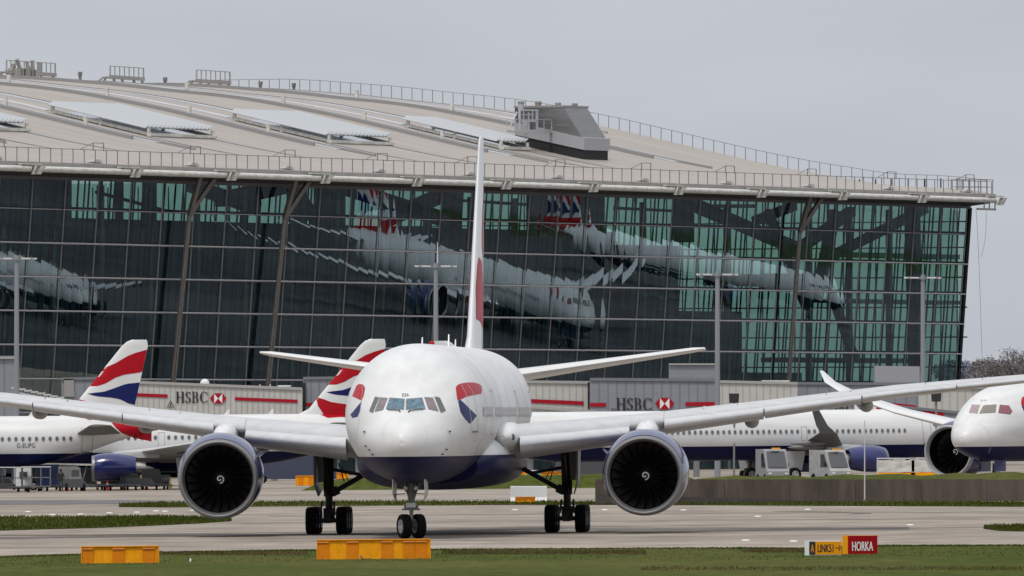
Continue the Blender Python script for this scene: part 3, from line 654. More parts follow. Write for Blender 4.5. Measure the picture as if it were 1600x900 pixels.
# ---- parked narrow-bodies
A319, FA = build_narrow('white narrow-body airliner cut off at the left edge, registration G-EUPG on its rear hull', 'narrow-body airliners parked at the stands')
MA = place(A319, -61.55, 985, R(-90))
B319 = copy_tree(A319)
B319['label'] = 'white narrow-body airliner further back, its fin crossed by the big airliner left tailplane'
place(B319, -43.08, 1000, R(-90))
vs, fs_, wd_ = text_tris('G-EUPG', 0.52)
def fm(x, z): return FA.side(27.85 - 1.45 + x - 1.0, z, 1, 0.016)
MB().add([FA.side(22.55 + 0.0 + x * (1.42 / wd_) + 0.15 + 0.2, 3.42 + y, 1, 0.018) for x, y in vs], fs_).build('registration', m_txt, A319)
C321, FC = build_narrow('long white narrow-body airliner seen side-on behind the concrete blast wall', 'narrow-body airliners parked at the stands', 16.0, True)
place(C321, (1500 - 800) / F * 1052, 1052, R(90 + 27))
# ---- the wide-body twin at the right edge
D = thing('wide_body_airliner', 'white wide-body airliner at the right edge', 'airliner')
D['label'] = 'white and navy wide-body airliner at the right edge with a raked upswept wing'
MD = place(D, (1503 - 800) / F * 900, 900, R(-27))
FD = Fus([(0, 3.62, 3.58, 0.02), (0.12, 4.0, 3.22, 0.42), (0.4, 4.32, 2.95, 0.8), (1, 4.8, 2.62, 1.25), (2, 5.45, 2.33, 1.75), (3, 6.1, 2.15, 2.13), (4.5, 6.85, 2.0, 2.5), (6, 7.33, 1.97, 2.75), (8, 7.62, 1.95, 2.86), (10, 7.72, 1.95, 2.885), (38, 7.72, 1.95, 2.885), (44, 7.7, 2.5, 2.7), (50, 7.6, 3.9, 2.05), (55, 7.3, 5.3, 1.1), (57, 6.9, 6.2, 0.3)])
FD.mesh(56).build('fuselage', m_fus787, D, True)
pd_ = px_map(FD, MD, 0.02)
for P, m in [([(1518.5, 632), (1531.5, 632.5), (1527, 646.3), (1514, 646)], mat('pink_glass', (0.30, 0.20, 0.21), 0.1, coat=1)), ([(1535.5, 635), (1540, 632.3), (1557, 632), (1555.5, 645), (1530, 646.6)], mat('olive_glass', (0.17, 0.155, 0.12), 0.1, coat=1)), ([(1562, 632.5), (1576, 633), (1581.8, 643), (1578, 647.5), (1559.5, 645.5)], mat('maroon_glass', (0.19, 0.035, 0.055), 0.1, coat=1))]:
    pdecal('cockpit_window', [P], m, D, fn=pd_)
cir = [(1521 + 27 * math.cos(R(a)), 692 + 32 * math.sin(R(a))) for a in (-95, -80, -60, -40, -20, -5, 10, 30)]
pdecal('radome_seam', poly_lines(cir, 0.4), mat('pale_seam', ()), D, step=3, fn=pd_)
pdecal('red_ribbon', [[(1595.5, 626), (1597, 621), (1601, 619), (1606, 619), (1606, 634), (1598, 634.5), (1595.6, 633)]], m_red, D, fn=pd_)
pdecal('navy_ribbon', [[(1596, 634), (1600, 635), (1606, 634.5), (1606, 646), (1600, 643)]], m_dnavy, D, fn=pd_)
pdecal('registration_marks', [[(1532.5, 624.6), (1536, 624.6), (1536, 627), (1532.5, 627)], [(1537.5, 624.4), (1541.5, 624.2), (1541.8, 626.8), (1537.7, 626.9)]], mat('faint_mark', (0.45, 0.45, 0.45), 0.5), D, fn=pd_)
windows(FD, D, [8.5 + 0.66 * i for i in range(24)], 5.0, 0.14, 0.23, sides=(1,))
for sd in (1, -1):
    ws = [(2.0, 18.0, 12, 2.9, 1.5, 2.5), (3, 19.0, 11, 3.05, 1.3, 2.5), (9.8, 24.0, 6.8, 3.95, 0.8, 1.5), (20, 31, 4.2, 5.6, 0.45, 0), (26, 35, 2.8, 7.0, 0.28, -1), (28.6, 37.2, 1.9, 7.9, 0.18, -1), (30.0, 39.3, 0.6, 8.75, 0.06, -1)]
    loft_wing(ws, sd, airfoil(12), 3).build('wing', m_white, D, True)
    engine(D, sd * 9.7, 18.4, 2.66, 2.12, 5.0, 20, mat('dull_lip', (0.40, 0.40, 0.42), 0.4, metal=0.3))
    MB().hexa([(sd * 9.6, 20.5, 4.0), (sd * 10.0, 20.5, 4.0), (sd * 10.1, 27, 3.8), (sd * 9.5, 27, 3.8), (sd * 9.7, 21.5, 4.7), (sd * 9.9, 21.5, 4.7), (sd * 10.1, 27, 4.3), (sd * 9.5, 27, 4.3)]).build('pylon', m_navy, D)
    hs = [(0.8, 48, 5.5, 6.3, 0.5, 0), (9.8, 54, 2.2, 7.2, 0.2, 0)]
    loft_wing(hs, sd, airfoil(10)).build('tailplane', m_white, D, True)
    MB().tube((sd * 4.9, 28, 3.4), (sd * 4.9, 28, 0.8), 0.22).build('main_gear_leg', m_gear, D, True)
    for ax in (27.3, 28.7):
        for q in (-0.6, 0.6): wheel(D, (sd * 4.9 + q, ax, 0.65), 0.65, 0.5)
    wheel(D, (sd * 0.3, 5.4, 0.5), 0.5, 0.35)
    MB().box((sd * 0.6, 5.2, 1.7), (0.04, 2.0, 0.9)).build('nose_gear_door', m_navy, D)
MB().tube((0, 5.6, 2.3), (0, 5.4, 0.5), 0.13).build('nose_gear_leg', m_gear, D, True)
for q in (-0.2, 0.2): MB().lathe([(0, 0.01), (0.0, 0.1), (0.1, 0.08)], 16, c=(q, 5.2, 1.9)).build('landing_lamp', m_lamp if q > 0 else m_rim, D, True)
fsd = [(7.4, 44.5, 9.8, 0.8), (8.3, 46.3, 8.3, 0.75), (16.6, 54.2, 3.0, 0.25), (16.9, 55, 2.0, 0.12)]
fin_mesh(fsd).build('tail_fin', m_white, D, True)
def cvd(px, y):
    x, z = 33.1 + (px - 230.5) / 19.96, (660 - y) / 19.96 + 5.33
    return (45.4 + (x - 27.0) * 1.75, 7.7 + (z - 5.85) * 1.55)
tail_ribbons(fsd, D, cvd)
# ---- airliners standing east of the hall, seen mirrored in its glass
E1 = copy_tree(D); E1['label'] = 'wide-body airliner on the far east stand, mirrored across the middle of the glass hall'
place(E1, 137, 1367, R(-92))
E2 = copy_tree(C321); E2['label'] = 'narrow-body airliner mirrored highest in the right half of the glass hall'
place(E2, 204, 1441, R(-108)); 
E3 = copy_tree(B319); E3['label'] = 'narrow-body airliner mirrored as a pale hull at the far left of the glass hall'
place(E3, 108, 1286, R(-90))

# ------------------------------------------------------------ ground, taxiways, grass
def ground_mat(name, col, col2, sc, rough=0.9, sc2=None, streak=None):
    if name in MATS: return MATS[name]
    m = bpy.data.materials.new(name); m.use_nodes = True; MATS[name] = m; n = m.node_tree; p = n.nodes['Principled BSDF']
    p.inputs['Roughness'].default_value = rough; p.inputs['Specular IOR Level'].default_value = 0.15
    t = n.nodes.new('ShaderNodeTexCoord')
    def noise(s, d=6, r=0.6):
        mp_ = n.nodes.new('ShaderNodeMapping'); mp_.inputs['Scale'].default_value = s
        q = n.nodes.new('ShaderNodeTexNoise'); q.inputs['Scale'].default_value = 1; q.inputs['Detail'].default_value = d; q.inputs['Roughness'].default_value = r
        n.links.new(t.outputs['Object'], mp_.inputs[0]); n.links.new(mp_.outputs[0], q.inputs['Vector']); return q.outputs[0]
    def ramp(f, a, b, lo=0.35, hi=0.65):
        r = n.nodes.new('ShaderNodeMapRange'); r.inputs[1].default_value = lo; r.inputs[2].default_value = hi; r.inputs[3].default_value = a; r.inputs[4].default_value = b
        n.links.new(f, r.inputs[0]); return r.outputs[0]
    x = n.nodes.new('ShaderNodeMix'); x.data_type = 'RGBA'; x.inputs[6].default_value = (*col, 1); x.inputs[7].default_value = (*col2, 1)
    n.links.new(ramp(noise(sc), 0, 1), x.inputs[0])
    v = n.nodes.new('ShaderNodeVectorMath'); v.operation = 'SCALE'; n.links.new(x.outputs[2], v.inputs[0])
    n.links.new(ramp(noise(sc2 or tuple(q * 6 for q in sc)), 0.8, 1.2), v.inputs['Scale']); last = v.outputs[0]
    if streak:
        v2 = n.nodes.new('ShaderNodeVectorMath'); v2.operation = 'SCALE'; n.links.new(last, v2.inputs[0])
        n.links.new(ramp(noise(streak, 3), 1.0, 0.66, 0.5, 0.74), v2.inputs['Scale']); last = v2.outputs[0]
    n.links.new(last, p.inputs['Base Color']); p.inputs['Specular IOR Level'].default_value = 0.05; return m
m_conc = ground_mat('taxiway_concrete', (0.265, 0.228, 0.192), (0.325, 0.282, 0.24), (0.012, 0.03, 1), sc2=(0.25, 0.09, 1), streak=(0.006, 0.06, 1))
m_asph = ground_mat('dark_asphalt', (0.13, 0.13, 0.135), (0.16, 0.158, 0.16), (0.02, 0.05, 1), sc2=(0.4, 0.2, 1))
m_apron = ground_mat('apron_concrete', (0.275, 0.237, 0.20), (0.335, 0.292, 0.25), (0.02, 0.02, 1), sc2=(0.2, 0.1, 1), streak=(0.01, 0.03, 1))
m_grass = ground_mat('grass_turf', (0.046, 0.064, 0.008), (0.082, 0.085, 0.020), (0.09, 0.035, 1), 1.0, sc2=(1.7, 0.35, 3))
m_straw = ground_mat('dry_turf', (0.125, 0.092, 0.045), (0.07, 0.07, 0.022), (0.2, 0.06, 1), 1.0, sc2=(2.0, 0.4, 3))
m_stain_shadow = ground_mat('rubber_and_shadow', (0.12, 0.108, 0.10), (0.2, 0.18, 0.165), (0.02, 0.2, 1), sc2=(0.3, 0.3, 1))  # tyre rubber and joints, also the painted shadow under the airliner
m_paint = mat('worn_road_paint', (0.6, 0.57, 0.5), 0.8)
def gz_far(x): return gz(max(-420, min(420, x)))
mb = MB(); XS = [-6000, -420, 420, 6000]; YS = [-300, 700, 1500, 4000, 14000]
vs = [(x, y, gz_far(x)) for y in YS for x in XS]
mb.add(vs, [(j * 4 + i, j * 4 + i + 1, j * 4 + i + 5, j * 4 + i + 4) for j in range(4) for i in range(3)])
tag(mb.build('taxiway', m_conc), kind='structure')
def sheet(name, pts, m, up, world=False):
    P = [gp(*p) for p in pts] if not world else [Vector((x, y, gz(x))) for x, y in pts]
    return tag(MB().add([p + Vector((0, 0, up)) for p in P], [tuple(range(len(P)))][:1]).build(name, m), kind='structure')
def strip(name, edge, Ynear_pts, m, up):
    """quad strip between a far edge and a near edge of pixel points with the same count"""
    A = [gp(*p) + Vector((0, 0, up)) for p in edge]; B = [gp(*p) + Vector((0, 0, up)) for p in Ynear_pts]
    n = len(A); return tag(MB().add(A + B, [(i, i + 1, n + i + 1, n + i) for i in range(n - 1)]).build(name, m), kind='structure')
near = [(-60, 873), (60, 869), (150, 866.5), (300, 863), (450, 860.5), (600, 859.5), (760, 859), (950, 858), (1150, 857), (1250, 858), (1350, 853.5), (1500, 853), (1660, 852.5)]
NG = [gp(*p) for p in near]
A = [p + Vector((0, 0, 0.04)) for p in NG]; B = [Vector((p.x * 0.6, 60, gz(p.x * 0.6) + 0.04)) for p in NG]
A = [Vector((-400, A[0].y, gz(-400) + 0.04))] + A + [Vector((400, A[-1].y, gz(400) + 0.04))]; B = [Vector((-400, 60, gz(-400) + 0.04))] + B + [Vector((400, 60, gz(400) + 0.04))]
n_ = len(A)
tag(MB().add(A + B, [(i, n_ + i, n_ + i + 1, i + 1) for i in range(n_ - 1)]).build('grass_verge', m_grass), kind='structure')
isl = ([(-60, 807.5), (60, 808.5), (150, 808), (240, 807), (310, 809), (361, 812.5)], [(-60, 831), (60, 827.5), (150, 825), (240, 821.5), (310, 818), (361, 814.5)])
strip('grass_island', isl[0], isl[1], m_grass, 0.03)
far_s = ([(186, 788.5), (260, 785.5), (420, 784.5), (600, 783.5), (800, 784), (930, 785.2)], [(186, 792.5), (260, 792.8), (420, 791.5), (600, 790), (800, 789), (930, 789)])
strip('grass_strip', far_s[0], far_s[1], m_grass, 0.03)
far_t = ([(930, 785.6), (1100, 785.5), (1300, 785), (1500, 785), (1660, 785)], [(930, 789), (1100, 789.5), (1300, 790.5), (1500, 791.5), (1660, 792)])
strip('grass_strip', far_t[0], far_t[1], m_grass, 0.034)
rp_ = ([(1538, 826), (1560, 822.5), (1600, 821.5), (1660, 821)], [(1538, 826.5), (1560, 829.5), (1600, 830.5), (1660, 831)])
strip('grass_island', rp_[0], rp_[1], m_grass, 0.03)
strip('asphalt_shoulder', [(-60, 783), (60, 782.3), (190, 781.5), (330, 783)], [(-60, 789), (60, 788.5), (190, 787.5), (330, 785)], m_asph, 0.012)
strip('apron', [(-60, 762), (300, 760), (800, 760), (1700, 760)], [(-60, 782.5), (300, 781), (800, 781), (1700, 783)], m_apron, 0.008)
strip('shadow_stain_streak', [(-60, 840), (200, 836.5), (420, 834.5), (640, 829), (900, 825), (1200, 823.5), (1420, 823)], [(-60, 843), (200, 839.5), (420, 837.5), (640, 834.5), (900, 829), (1200, 827), (1420, 827.5)], m_stain_shadow, 0.006)  # airliner's soft wing shadow painted dark across the taxiway, along with rubber stain
for nm_, P0, wd_, m_ in (('centre_line', [(520, 838.5), (640, 835.5), (700, 833.2), (800, 829.6), (900, 827.6), (1020, 826.6)], .16, m_paint), ('tyre_mark', [(928, 830), (1000, 828), (1140, 826.5), (1300, 825)], .3, m_stain_shadow), ('tyre_mark', [(-20, 837), (140, 836), (300, 834), (470, 832), (620, 827.5)], .3, m_stain_shadow), ('slab_joint', [(-40, 849), (500, 846), (1100, 842), (1650, 838)], .12, m_stain_shadow), ('slab_joint', [(420, 807), (900, 803), (1650, 800)], .25, m_stain_shadow), ('slab_joint', [(380, 818), (900, 813), (1530, 811)], .2, m_stain_shadow)):
    mb = MB()
    for p, q in zip(P0, P0[1:]):
        a, b = gp(*p), gp(*q); d_ = b - a; nrm = Vector((-d_.y, d_.x, 0)).normalized(); nrm = nrm * wd_ * (1 if abs(nrm.y) < .5 else 2.2)
        mb.add([a + nrm + Vector((0, 0, .014)), a - nrm + Vector((0, 0, .014)), b - nrm + Vector((0, 0, .014)), b + nrm + Vector((0, 0, .014))], [(0, 1, 2, 3)])
    tag(mb.build(nm_, m_), kind='structure')
# curved tyre mark at the right
pts = [(1215, 799), (1290, 800), (1335, 801), (1350, 802), (1345, 803.3), (1330, 803.8)]
mb = MB()
for p, q in zip(pts, pts[1:]):
    a, b = gp(*p), gp(*q); d_ = (b - a).normalized() * 0.5; nrm = Vector((-d_.y, d_.x, 0)).normalized() * 0.45
    mb.add([a + nrm + Vector((0, 0, .01)), a - nrm + Vector((0, 0, .01)), b - nrm + Vector((0, 0, .01)), b + nrm + Vector((0, 0, .01))], [(0, 1, 2, 3)])
tag(mb.build('tyre_mark', m_stain_shadow), kind='structure')
m_east = ground_mat('east_asphalt', (0.055, 0.054, 0.06), (0.10, 0.095, 0.10), (0.012, 0.012, 1), sc2=(0.1, 0.1, 1))
# ground east of the glass hall (seen in its reflection)
gy = [(60, 1180), (260, 1180), (260, 1800), (60, 1800)]
m_rough = ground_mat('rough_grass', (0.022, 0.04, 0.012), (0.04, 0.052, 0.02), (0.03, 0.03, 1))
tag(MB().add([(x, y, gz(x) + 0.02) for x, y in [(294, 1446), (322, 1446), (335, 2200), (294, 2200)]], [(0, 1, 2, 3)]).build('grass_field', m_rough), kind='structure')
tag(MB().add([(x, y, gz(x) + 0.012) for x, y in [(62, 1080), (415, 1080), (415, 2600), (62, 2600)]], [(0, 1, 2, 3)]).build('apron', m_east), kind='structure')
# banks
def bank(name, px0, px1, Y0, Y1, h0, h1=None, seg=24, ramp=3.0):
    h1 = h1 or h0; x0, x1 = (px0 - 800) / F * Y0, (px1 - 800) / F * Y0; rows = [(Y0, 0), (Y0 + ramp, 0.75), (Y0 + ramp * 2, 1), (Y1 - ramp * 2, 1), (Y1, 0)]; vs = []
    for (y, k) in rows:
        for i in range(seg + 1):
            x = x0 + (x1 - x0) * i / seg; e = min(1, i / 2.0, (seg - i) / 2.0) ** 0.5 if (i and i < seg) else 0
            h = (h0 + (h1 - h0) * i / seg) * k * e * (1 + 0.05 * math.sin(i * 2.1) + 0.03 * math.sin(i * 5.3)); vs.append((x, y, gz(x) + h + 0.01))
    W_ = seg + 1
    return tag(MB().add(vs, [(r * W_ + i, r * W_ + i + 1, (r + 1) * W_ + i + 1, (r + 1) * W_ + i) for r in range(4) for i in range(seg)]).build(name, m_grass, smooth=True), kind='structure')
bank('grass_bank', 470, 1110, 962, 1012, 0.72, 0.95)
bank('grass_bank', 1040, 1760, 800, 850, 1.35, 1.5, ramp=12)
# tufts
def tufts(name, areas, seed, hmin, hmax, wd, cols=m_grass):
    rnd = random.Random(seed); mb = MB(); vs = mb.v; fs = mb.f
    for (fn, cnt) in areas:
        for _ in range(cnt):
            p = fn(rnd); a = rnd.random() * 3.14; hh = hmin + (hmax - hmin) * rnd.random() ** 2; dx, dy = math.cos(a) * wd, math.sin(a) * wd
            o = len(vs); z = p.z - 0.01
            vs += [(p.x - dx, p.y - dy, z), (p.x + dx, p.y + dy, z), (p.x + (rnd.random() - .5) * hh * 0.8, p.y + (rnd.random() - .5) * hh, z + hh)]
            fs.append((o, o + 1, o + 2))
    return tag(mb.build(name, cols), kind='stuff')
def edge_fn(edge, depth):
    P = [gp(*p) for p in edge]
    def fn(r):
        i = r.randrange(len(P) - 1); t = r.random(); p = P[i].lerp(P[i + 1], t); q = r.random() ** 1.5 * depth
        x = p.x * (1 - q / p.y); return Vector((x, p.y - q, gz(x) + 0.04))
    return fn
tufts('grass', [(edge_fn(near, 6), 16000), (edge_fn(near, 45), 9000)], 1, 0.015, 0.06, 0.04)
def area_fn(a, b):
    A_ = [gp(*p) for p in a]; B_ = [gp(*p) for p in b]
    def fn(r):
        i = r.randrange(len(A_) - 1); t = r.random(); s = r.random(); p = A_[i].lerp(A_[i + 1], t); q = B_[i].lerp(B_[i + 1], t); v = p.lerp(q, s); return Vector((v.x, v.y, gz(v.x) + 0.03))
    return fn
tufts('grass', [(area_fn(*isl), 12000), (area_fn(*far_s), 7000), (area_fn(*far_t), 7000), (area_fn(*rp_), 2500)], 2, 0.05, 0.2, 0.05)
def straw_fn(x0, x1, y0, y1):
    def fn(r):
        p = gp(x0 + (x1 - x0) * r.random(), y0 + (y1 - y0) * r.random()); return Vector((p.x, p.y, p.z + 0.05))
    return fn
tufts('dry_grass', [(straw_fn(250, 480, 864, 869), 2600), (straw_fn(690, 1010, 862, 868), 4200), (straw_fn(1160, 1260, 861, 865), 1400), (straw_fn(1000, 1600, 888, 893), 1800)], 3, 0.03, 0.1, 0.025, m_straw)

# ------------------------------------------------------------ concrete blast wall
m_wall = mat('stained_wall_concrete', (0.078, 0.058, 0.046), 0.85, noise=((1.5, 1.5, 0.25), 0.38))
m_wall2 = mat('dark_wall_base', (0.045, 0.038, 0.034), 0.9, noise=((1, 1, 1), 0.3))
YW = 768.0
bw = thing('blast_wall', 'long low stained brown concrete blast wall beside the taxiway on the right', 'wall', ((930 - 800) / F * YW, YW, 0))
x = 0.0; X0 = (930 - 800) / F * YW
rnd = random.Random(5)
while x < 28:
    wd = 4.0 if x > 1 else 3.9; zt = 1.62 + rnd.uniform(-0.012, 0.012); g0 = gz(X0 + x)
    MB().hexa([(x + .012, 0, g0 - .3), (x + wd - .012, 0, g0 - .3), (x + wd - .012, .3, g0 - .3), (x + .012, .3, g0 - .3), (x + .012, .08, zt), (x + wd - .012, .08, zt), (x + wd - .012, .3, zt), (x + .012, .3, zt)]).build('wall_panel', m_wall, bw)
    x += wd
MB().box((14, .36, .8), (28, .08, 1.4)).build('wall_backing', m_wall2, bw)
zw = lambda px, y: CH + (YH - y) / F * (YW - .6)
xa, xb = (1130 - 800) / F * YW - X0, (1450 - 800) / F * YW - X0
MB().hexa([(0, -.6, gz(X0) - .2), (xb, -.6, gz(X0 + xb) - .2), (xb, -.02, gz(X0 + xb) - .2), (0, -.02, gz(X0) - .2), (0, -.45, zw(930, 772)), (xb, -.45, zw(1450, 788)), (xb, -.02, zw(1450, 788)), (0, -.02, zw(930, 772))]).build('wall_footing', m_wall2, bw)
pole = thing('marker_pole', 'slim white marker pole rising in front of the concrete blast wall', 'pole', ((1351 - 800) / F * 764, 764, gz(21)))
MB().tube((0, 0, 0), (0, 0, 5.0), 0.045, 0.03, 8).build('pole_shaft', mat('weathered_white', (0.55, 0.56, 0.57), 0.6), pole, True)
MB().tube((0, 0, 0), (0, 0, 0.25), 0.09).build('pole_base', m_grey, pole)

# ------------------------------------------------------------ boards and signs
m_or = mat('orange_board', (0.86, 0.34, 0.003), 0.6, spec=0.2, noise=((5, 2, 2), 0.14)); m_or2 = mat('deep_orange_panel', (0.70, 0.21, 0.003), 0.6, spec=0.2, noise=((2, 2, 9), 0.12)); m_or3 = mat('pale_orange_lip', (0.88, 0.33, 0.06), 0.5)
def board(label, px0, px1, ytop, ybot, panels, th=0.4, up=0.0):
    b = gp((px0 + px1) / 2, ybot); s = F / b.y; wd = (px1 - px0) / s; h = (ybot - ytop) / s
    r = thing('works_barrier', label, 'barrier', (b.x, b.y, b.z), 0, 'orange works barriers'); r.rotation_euler = (0, -math.atan(T), 0)
    MB().box((0, th / 2 + .03, h / 2), (wd - .04, th, h - .02)).build('barrier_body', m_or, r)
    MB().box((0, th / 2, h - .015), (wd, th + .08, .03)).box((-wd / 2 + .015, th / 2, h / 2), (.03, th + .06, h)).box((wd / 2 - .015, th / 2, h / 2), (.03, th + .06, h)).box((wd / 2 - .09, .02, h / 2), (.02, .04, h)).build('barrier_edge', m_or, r)
    for (a, c) in panels:
        xa = (a - (px0 + px1) / 2) / s; xc = (c - (px0 + px1) / 2) / s
        p = MB().box(((xa + xc) / 2, .01, h / 2 - .03), (xc - xa, .03, h - .12)).build('recess_panel', m_or2, r)
        MB().box(((xa + xc) / 2, -.02, h - .10), (xc - xa, .06, .035)).build('panel_lip', m_or3, p)
    bo = MB()
    for i in range(int(wd / .45)):
        for z in (.07, h - .06): bo.tube((-wd / 2 + .2 + i * .45, .0, z), (-wd / 2 + .2 + i * .45, -.015, z), .016, n=6)
    bo.build('bolts', m_grey, r, kind='stuff'); return r, s, wd, h
board('orange works barrier with three recessed panels standing alone at the left of the near grass', 127, 248.5, 853, 881.5, [(129, 146), (176, 195), (223, 242)])
r, s, wd, h = board('widest orange works barrier, five recessed panels, in the grass below the nose wheel', 495, 673, 842.5, 875, [(496.5, 514), (541.5, 560), (596, 614), (630, 648), (649, 667)])
em = MB()
for k_, (x_, w2) in enumerate(((.0, .055), (.07, .09), (.2, .06), (.27, .1))): em.box((-wd / 2 + (564 - 495) / s + x_ + w2 / 2, .016, .045), (w2, .006, .028))
em.build('small_print', m_txt, r, kind='stuff')
MB().tube((-wd / 2 + (565 - 495) / s, .02, .13), (-wd / 2 + (565 - 495) / s, .012, .13), .045, n=12).build('round_emblem', m_txt, r); MB().tube((-wd / 2 + (565.5 - 495) / s, .011, .13), (-wd / 2 + (565.5 - 495) / s, .008, .13), .022, n=10).build('emblem_centre', m_signwh if 'sign_white' in MATS else m_white, r)
board('blurred orange works barrier between the left engine and left main wheels', 462, 497, 743, 759, [(466, 474), (482, 490)], up=1)
board('small orange works barrier glimpsed behind the left main gear brace', 526, 545, 738.5, 757, [(530, 536)])
board('orange works barrier behind the right main gear brace', 845, 878, 737, 758, [(849, 857), (864, 872)])
board('tiny orange works barrier beside the blue crate under the belly', 811, 826, 733, 745, [(814, 818)])
bx = gp(826, 784.5); s = F / bx.y
t = thing('white_barrier', 'white block barrier on the grass strip under the right wing root', 'barrier', bx)
MB().box((0, .6, .48), (57 / s, .5, .98)).box((0, .6, .99), (57 / s + .04, .3, .06)).build('barrier_body', m_white, t)
MB().hexa([(-57 / s / 2, .2, 0), (57 / s / 2, .2, 0), (57 / s / 2, 1.0, 0), (-57 / s / 2, 1.0, 0), (-57 / s / 2, .34, .3), (57 / s / 2, .34, .3), (57 / s / 2, .9, .3), (-57 / s / 2, .9, .3)]).build('barrier_foot', m_white, t)
board('small orange works barrier in front of the white block barrier', 805, 836.5, 776, 786.5, [(807, 814), (817, 823), (827, 834)], th=.2)
# signs
m_signred = mat('sign_red', (0.34, 0.002, 0.006), 0.6, spec=0.15); m_signwh = mat('sign_white', (0.78, 0.8, 0.78), 0.45); m_signor = mat('sign_orange', (0.86, 0.34, 0.003), 0.6, spec=0.15)
def sign(name, label, px0, px1, ytop, ybot, rot=28, th=.34):
    b = gp(px0, ybot); s = F / b.y; cr, sr = math.cos(R(rot)), math.sin(R(rot)); wd = ((px1 - px0) / s - th * sr) / cr; h = (ybot - ytop) / s
    r = thing(name, label, 'sign', (b.x + th * sr, b.y - th * cr * 0, b.z), R(rot)); return r, s, wd, h, th
r, s, wd, h, th = sign('direction_sign', 'low yellow taxiway direction sign reading A LINK51 with an arrow', 1257.5, 1315.5, 844.5, 870)
MB().box((wd / 2, th / 2, h / 2 + .02), (wd, th, h - .06)).build('sign_case', m_signwh, r)
for lx in (.12, wd - .15): MB().box((lx, th / 2, 0), (.06, .1, .14)).build('sign_leg', m_signwh, r)
MB().box((wd * .09, -.012, h / 2 + .02), (wd * .18, .02, h - .12)).build('black_panel', m_txt, r)
MB().box((wd * .59, -.012, h / 2 + .02), (wd * .80, .02, h - .12)).build('yellow_panel', m_signor, r)
hz_ = h / 2 + .02
text_obj('letter_a', 'A', lambda x, y, i: (wd * .045 + x, -.026 - i, hz_ - .15 + y), .42, m_signor, r, width=wd * .09, bold=.006)
text_obj('sign_lettering', 'LINK51', lambda x, y, i: (wd * .255 + x, -.026 - i, hz_ - .15 + y), .42, m_txt, r, width=wd * .48, bold=.008)
ar = MB(); yq = -.027
ar.add([(wd * .80, yq, hz_ - .015), (wd * .93, yq, hz_ - .015), (wd * .93, yq, hz_ + .02), (wd * .80, yq, hz_ + .02)], [(0, 1, 2, 3)])
for q in (1, -1): ar.add([(wd * .965, yq - .001, hz_ + .002), (wd * .965 - .03, yq - .001, hz_ + .002), (wd * .90, yq - .001, hz_ + .10 * q), (wd * .93, yq - .001, hz_ + .10 * q)], [(0, 1, 2, 3)])
ar.build('arrow', m_txt, r)
r, s, wd, h, th = sign('holding_point_sign', 'red holding point sign with white lettering HORKA and an orange end', 1316.5, 1371.5, 836.5, 867.5, 30, .38)
MB().box((wd / 2, th / 2, h / 2 + .01), (wd, th, h - .03)).build('sign_case', m_signor, r)
MB().box((wd / 2, -.01, h / 2 + .01), (wd - .02, .03, h - .05)).build('red_panel', m_signred, r)
for lx in (.12, wd - .15): MB().box((lx, th / 2, 0), (.06, .1, .12)).build('sign_leg', m_signor, r)
MB().tube((.03, .05, h), (.03, .05, h + .04), .02).build('lifting_eye', m_grey, r)
text_obj('sign_lettering', 'HORKA', lambda x, y, i: (wd * .14 + x, -.03 - i, h * .22 + y), .5, m_signwh, r, width=wd * .70, bold=.008)
mk = thing('marker_peg', 'tiny white marker peg in the near grass right of the first orange barrier', 'marker', gp(297.5, 879))
MB().tube((0, 0, 0), (0, 0, .12), .04, .035).build('peg', m_signwh, mk); MB().lathe([(.12, .036), (.15, .03), (.16, .005)], 10, 'z').build('peg_cap', m_signwh, mk)
for (x, y) in [(44, 800), (82, 804.5), (126, 804), (171, 802), (214, 801), (244, 799), (258, 799.5), (302, 798), (805, 797), (945, 797), (1068, 797.5), (1165, 845), (1262, 796.5), (1422, 821), (1240, 846.5), (1184, 807.5)]:
    o = MB().lathe([(0, .13), (.03, .13), (.06, .08), (.065, .01)], 10, 'z').build('taxiway_light', m_signwh, None, True)
    p = gp(x, y); o.location = p; o.scale = (1.5, 1.5, 0.9); tag(o, 'small pale flush taxiway light set in the concrete', 'light', 'taxiway lights')

# ------------------------------------------------------------ terminal hall
CF = Vector((49.38, 1359.6)); DD = Vector((0.5, math.sqrt(3) / 2)); BI = Vector((-DD.y, DD.x))
term = thing('terminal_building', 'huge glass airport terminal hall with a wave-shaped pale metal roof', 'terminal', (CF.x, CF.y, 0), R(60))
def LL(a, b, z): return Vector((-a, b, z))
LEAN = 4.5; TL = math.tan(R(LEAN)); ZT = 28.2
def off(z): return (ZT - z) * TL
def pxa(px, b):                            # distance a along the hall for a pixel column and depth b
    k = (px - 800) / F; P = CF + BI * b
    return (P.x - k * P.y) / (DD.x - k * DD.y)
def bpt(px, y, b):
    a = pxa(px, b); Y = CF.y + BI.y * b - DD.y * a
    return a, b, CH + (YH - y) / F * Y
zprof = [(-2.9, 29.75), (0, 30.2), (3.4, 30.5), (8.9, 30.75), (15.3, 31.6), (19.6, 32.27), (24.8, 33.22), (28.8, 34.03), (36, 35.58), (40.8, 36.62), (46.1, 37.7), (57, 39.5), (65.2, 40.35), (73.4, 41.2), (88.3, 42.1), (100, 42.1), (120, 40.3), (140, 36), (156, 31)]
zb = pchip([q[0] for q in zprof], [q[1] for q in zprof])
def roof_hit(px, y):
    k = (px - 800) / F; prev = None; a = 0.0
    while a < 232:
        P = CF - DD * a; b = (P.x - k * P.y) / (k * BI.y - BI.x)
        if b > -2.9:
            yy = YH - F * (zb(b) - CH) / (P.y + BI.y * b)
            if prev is not None and (prev - y) * (yy - y) <= 0: return a, b
            prev = yy
        a += 0.25
    return (100, 50)
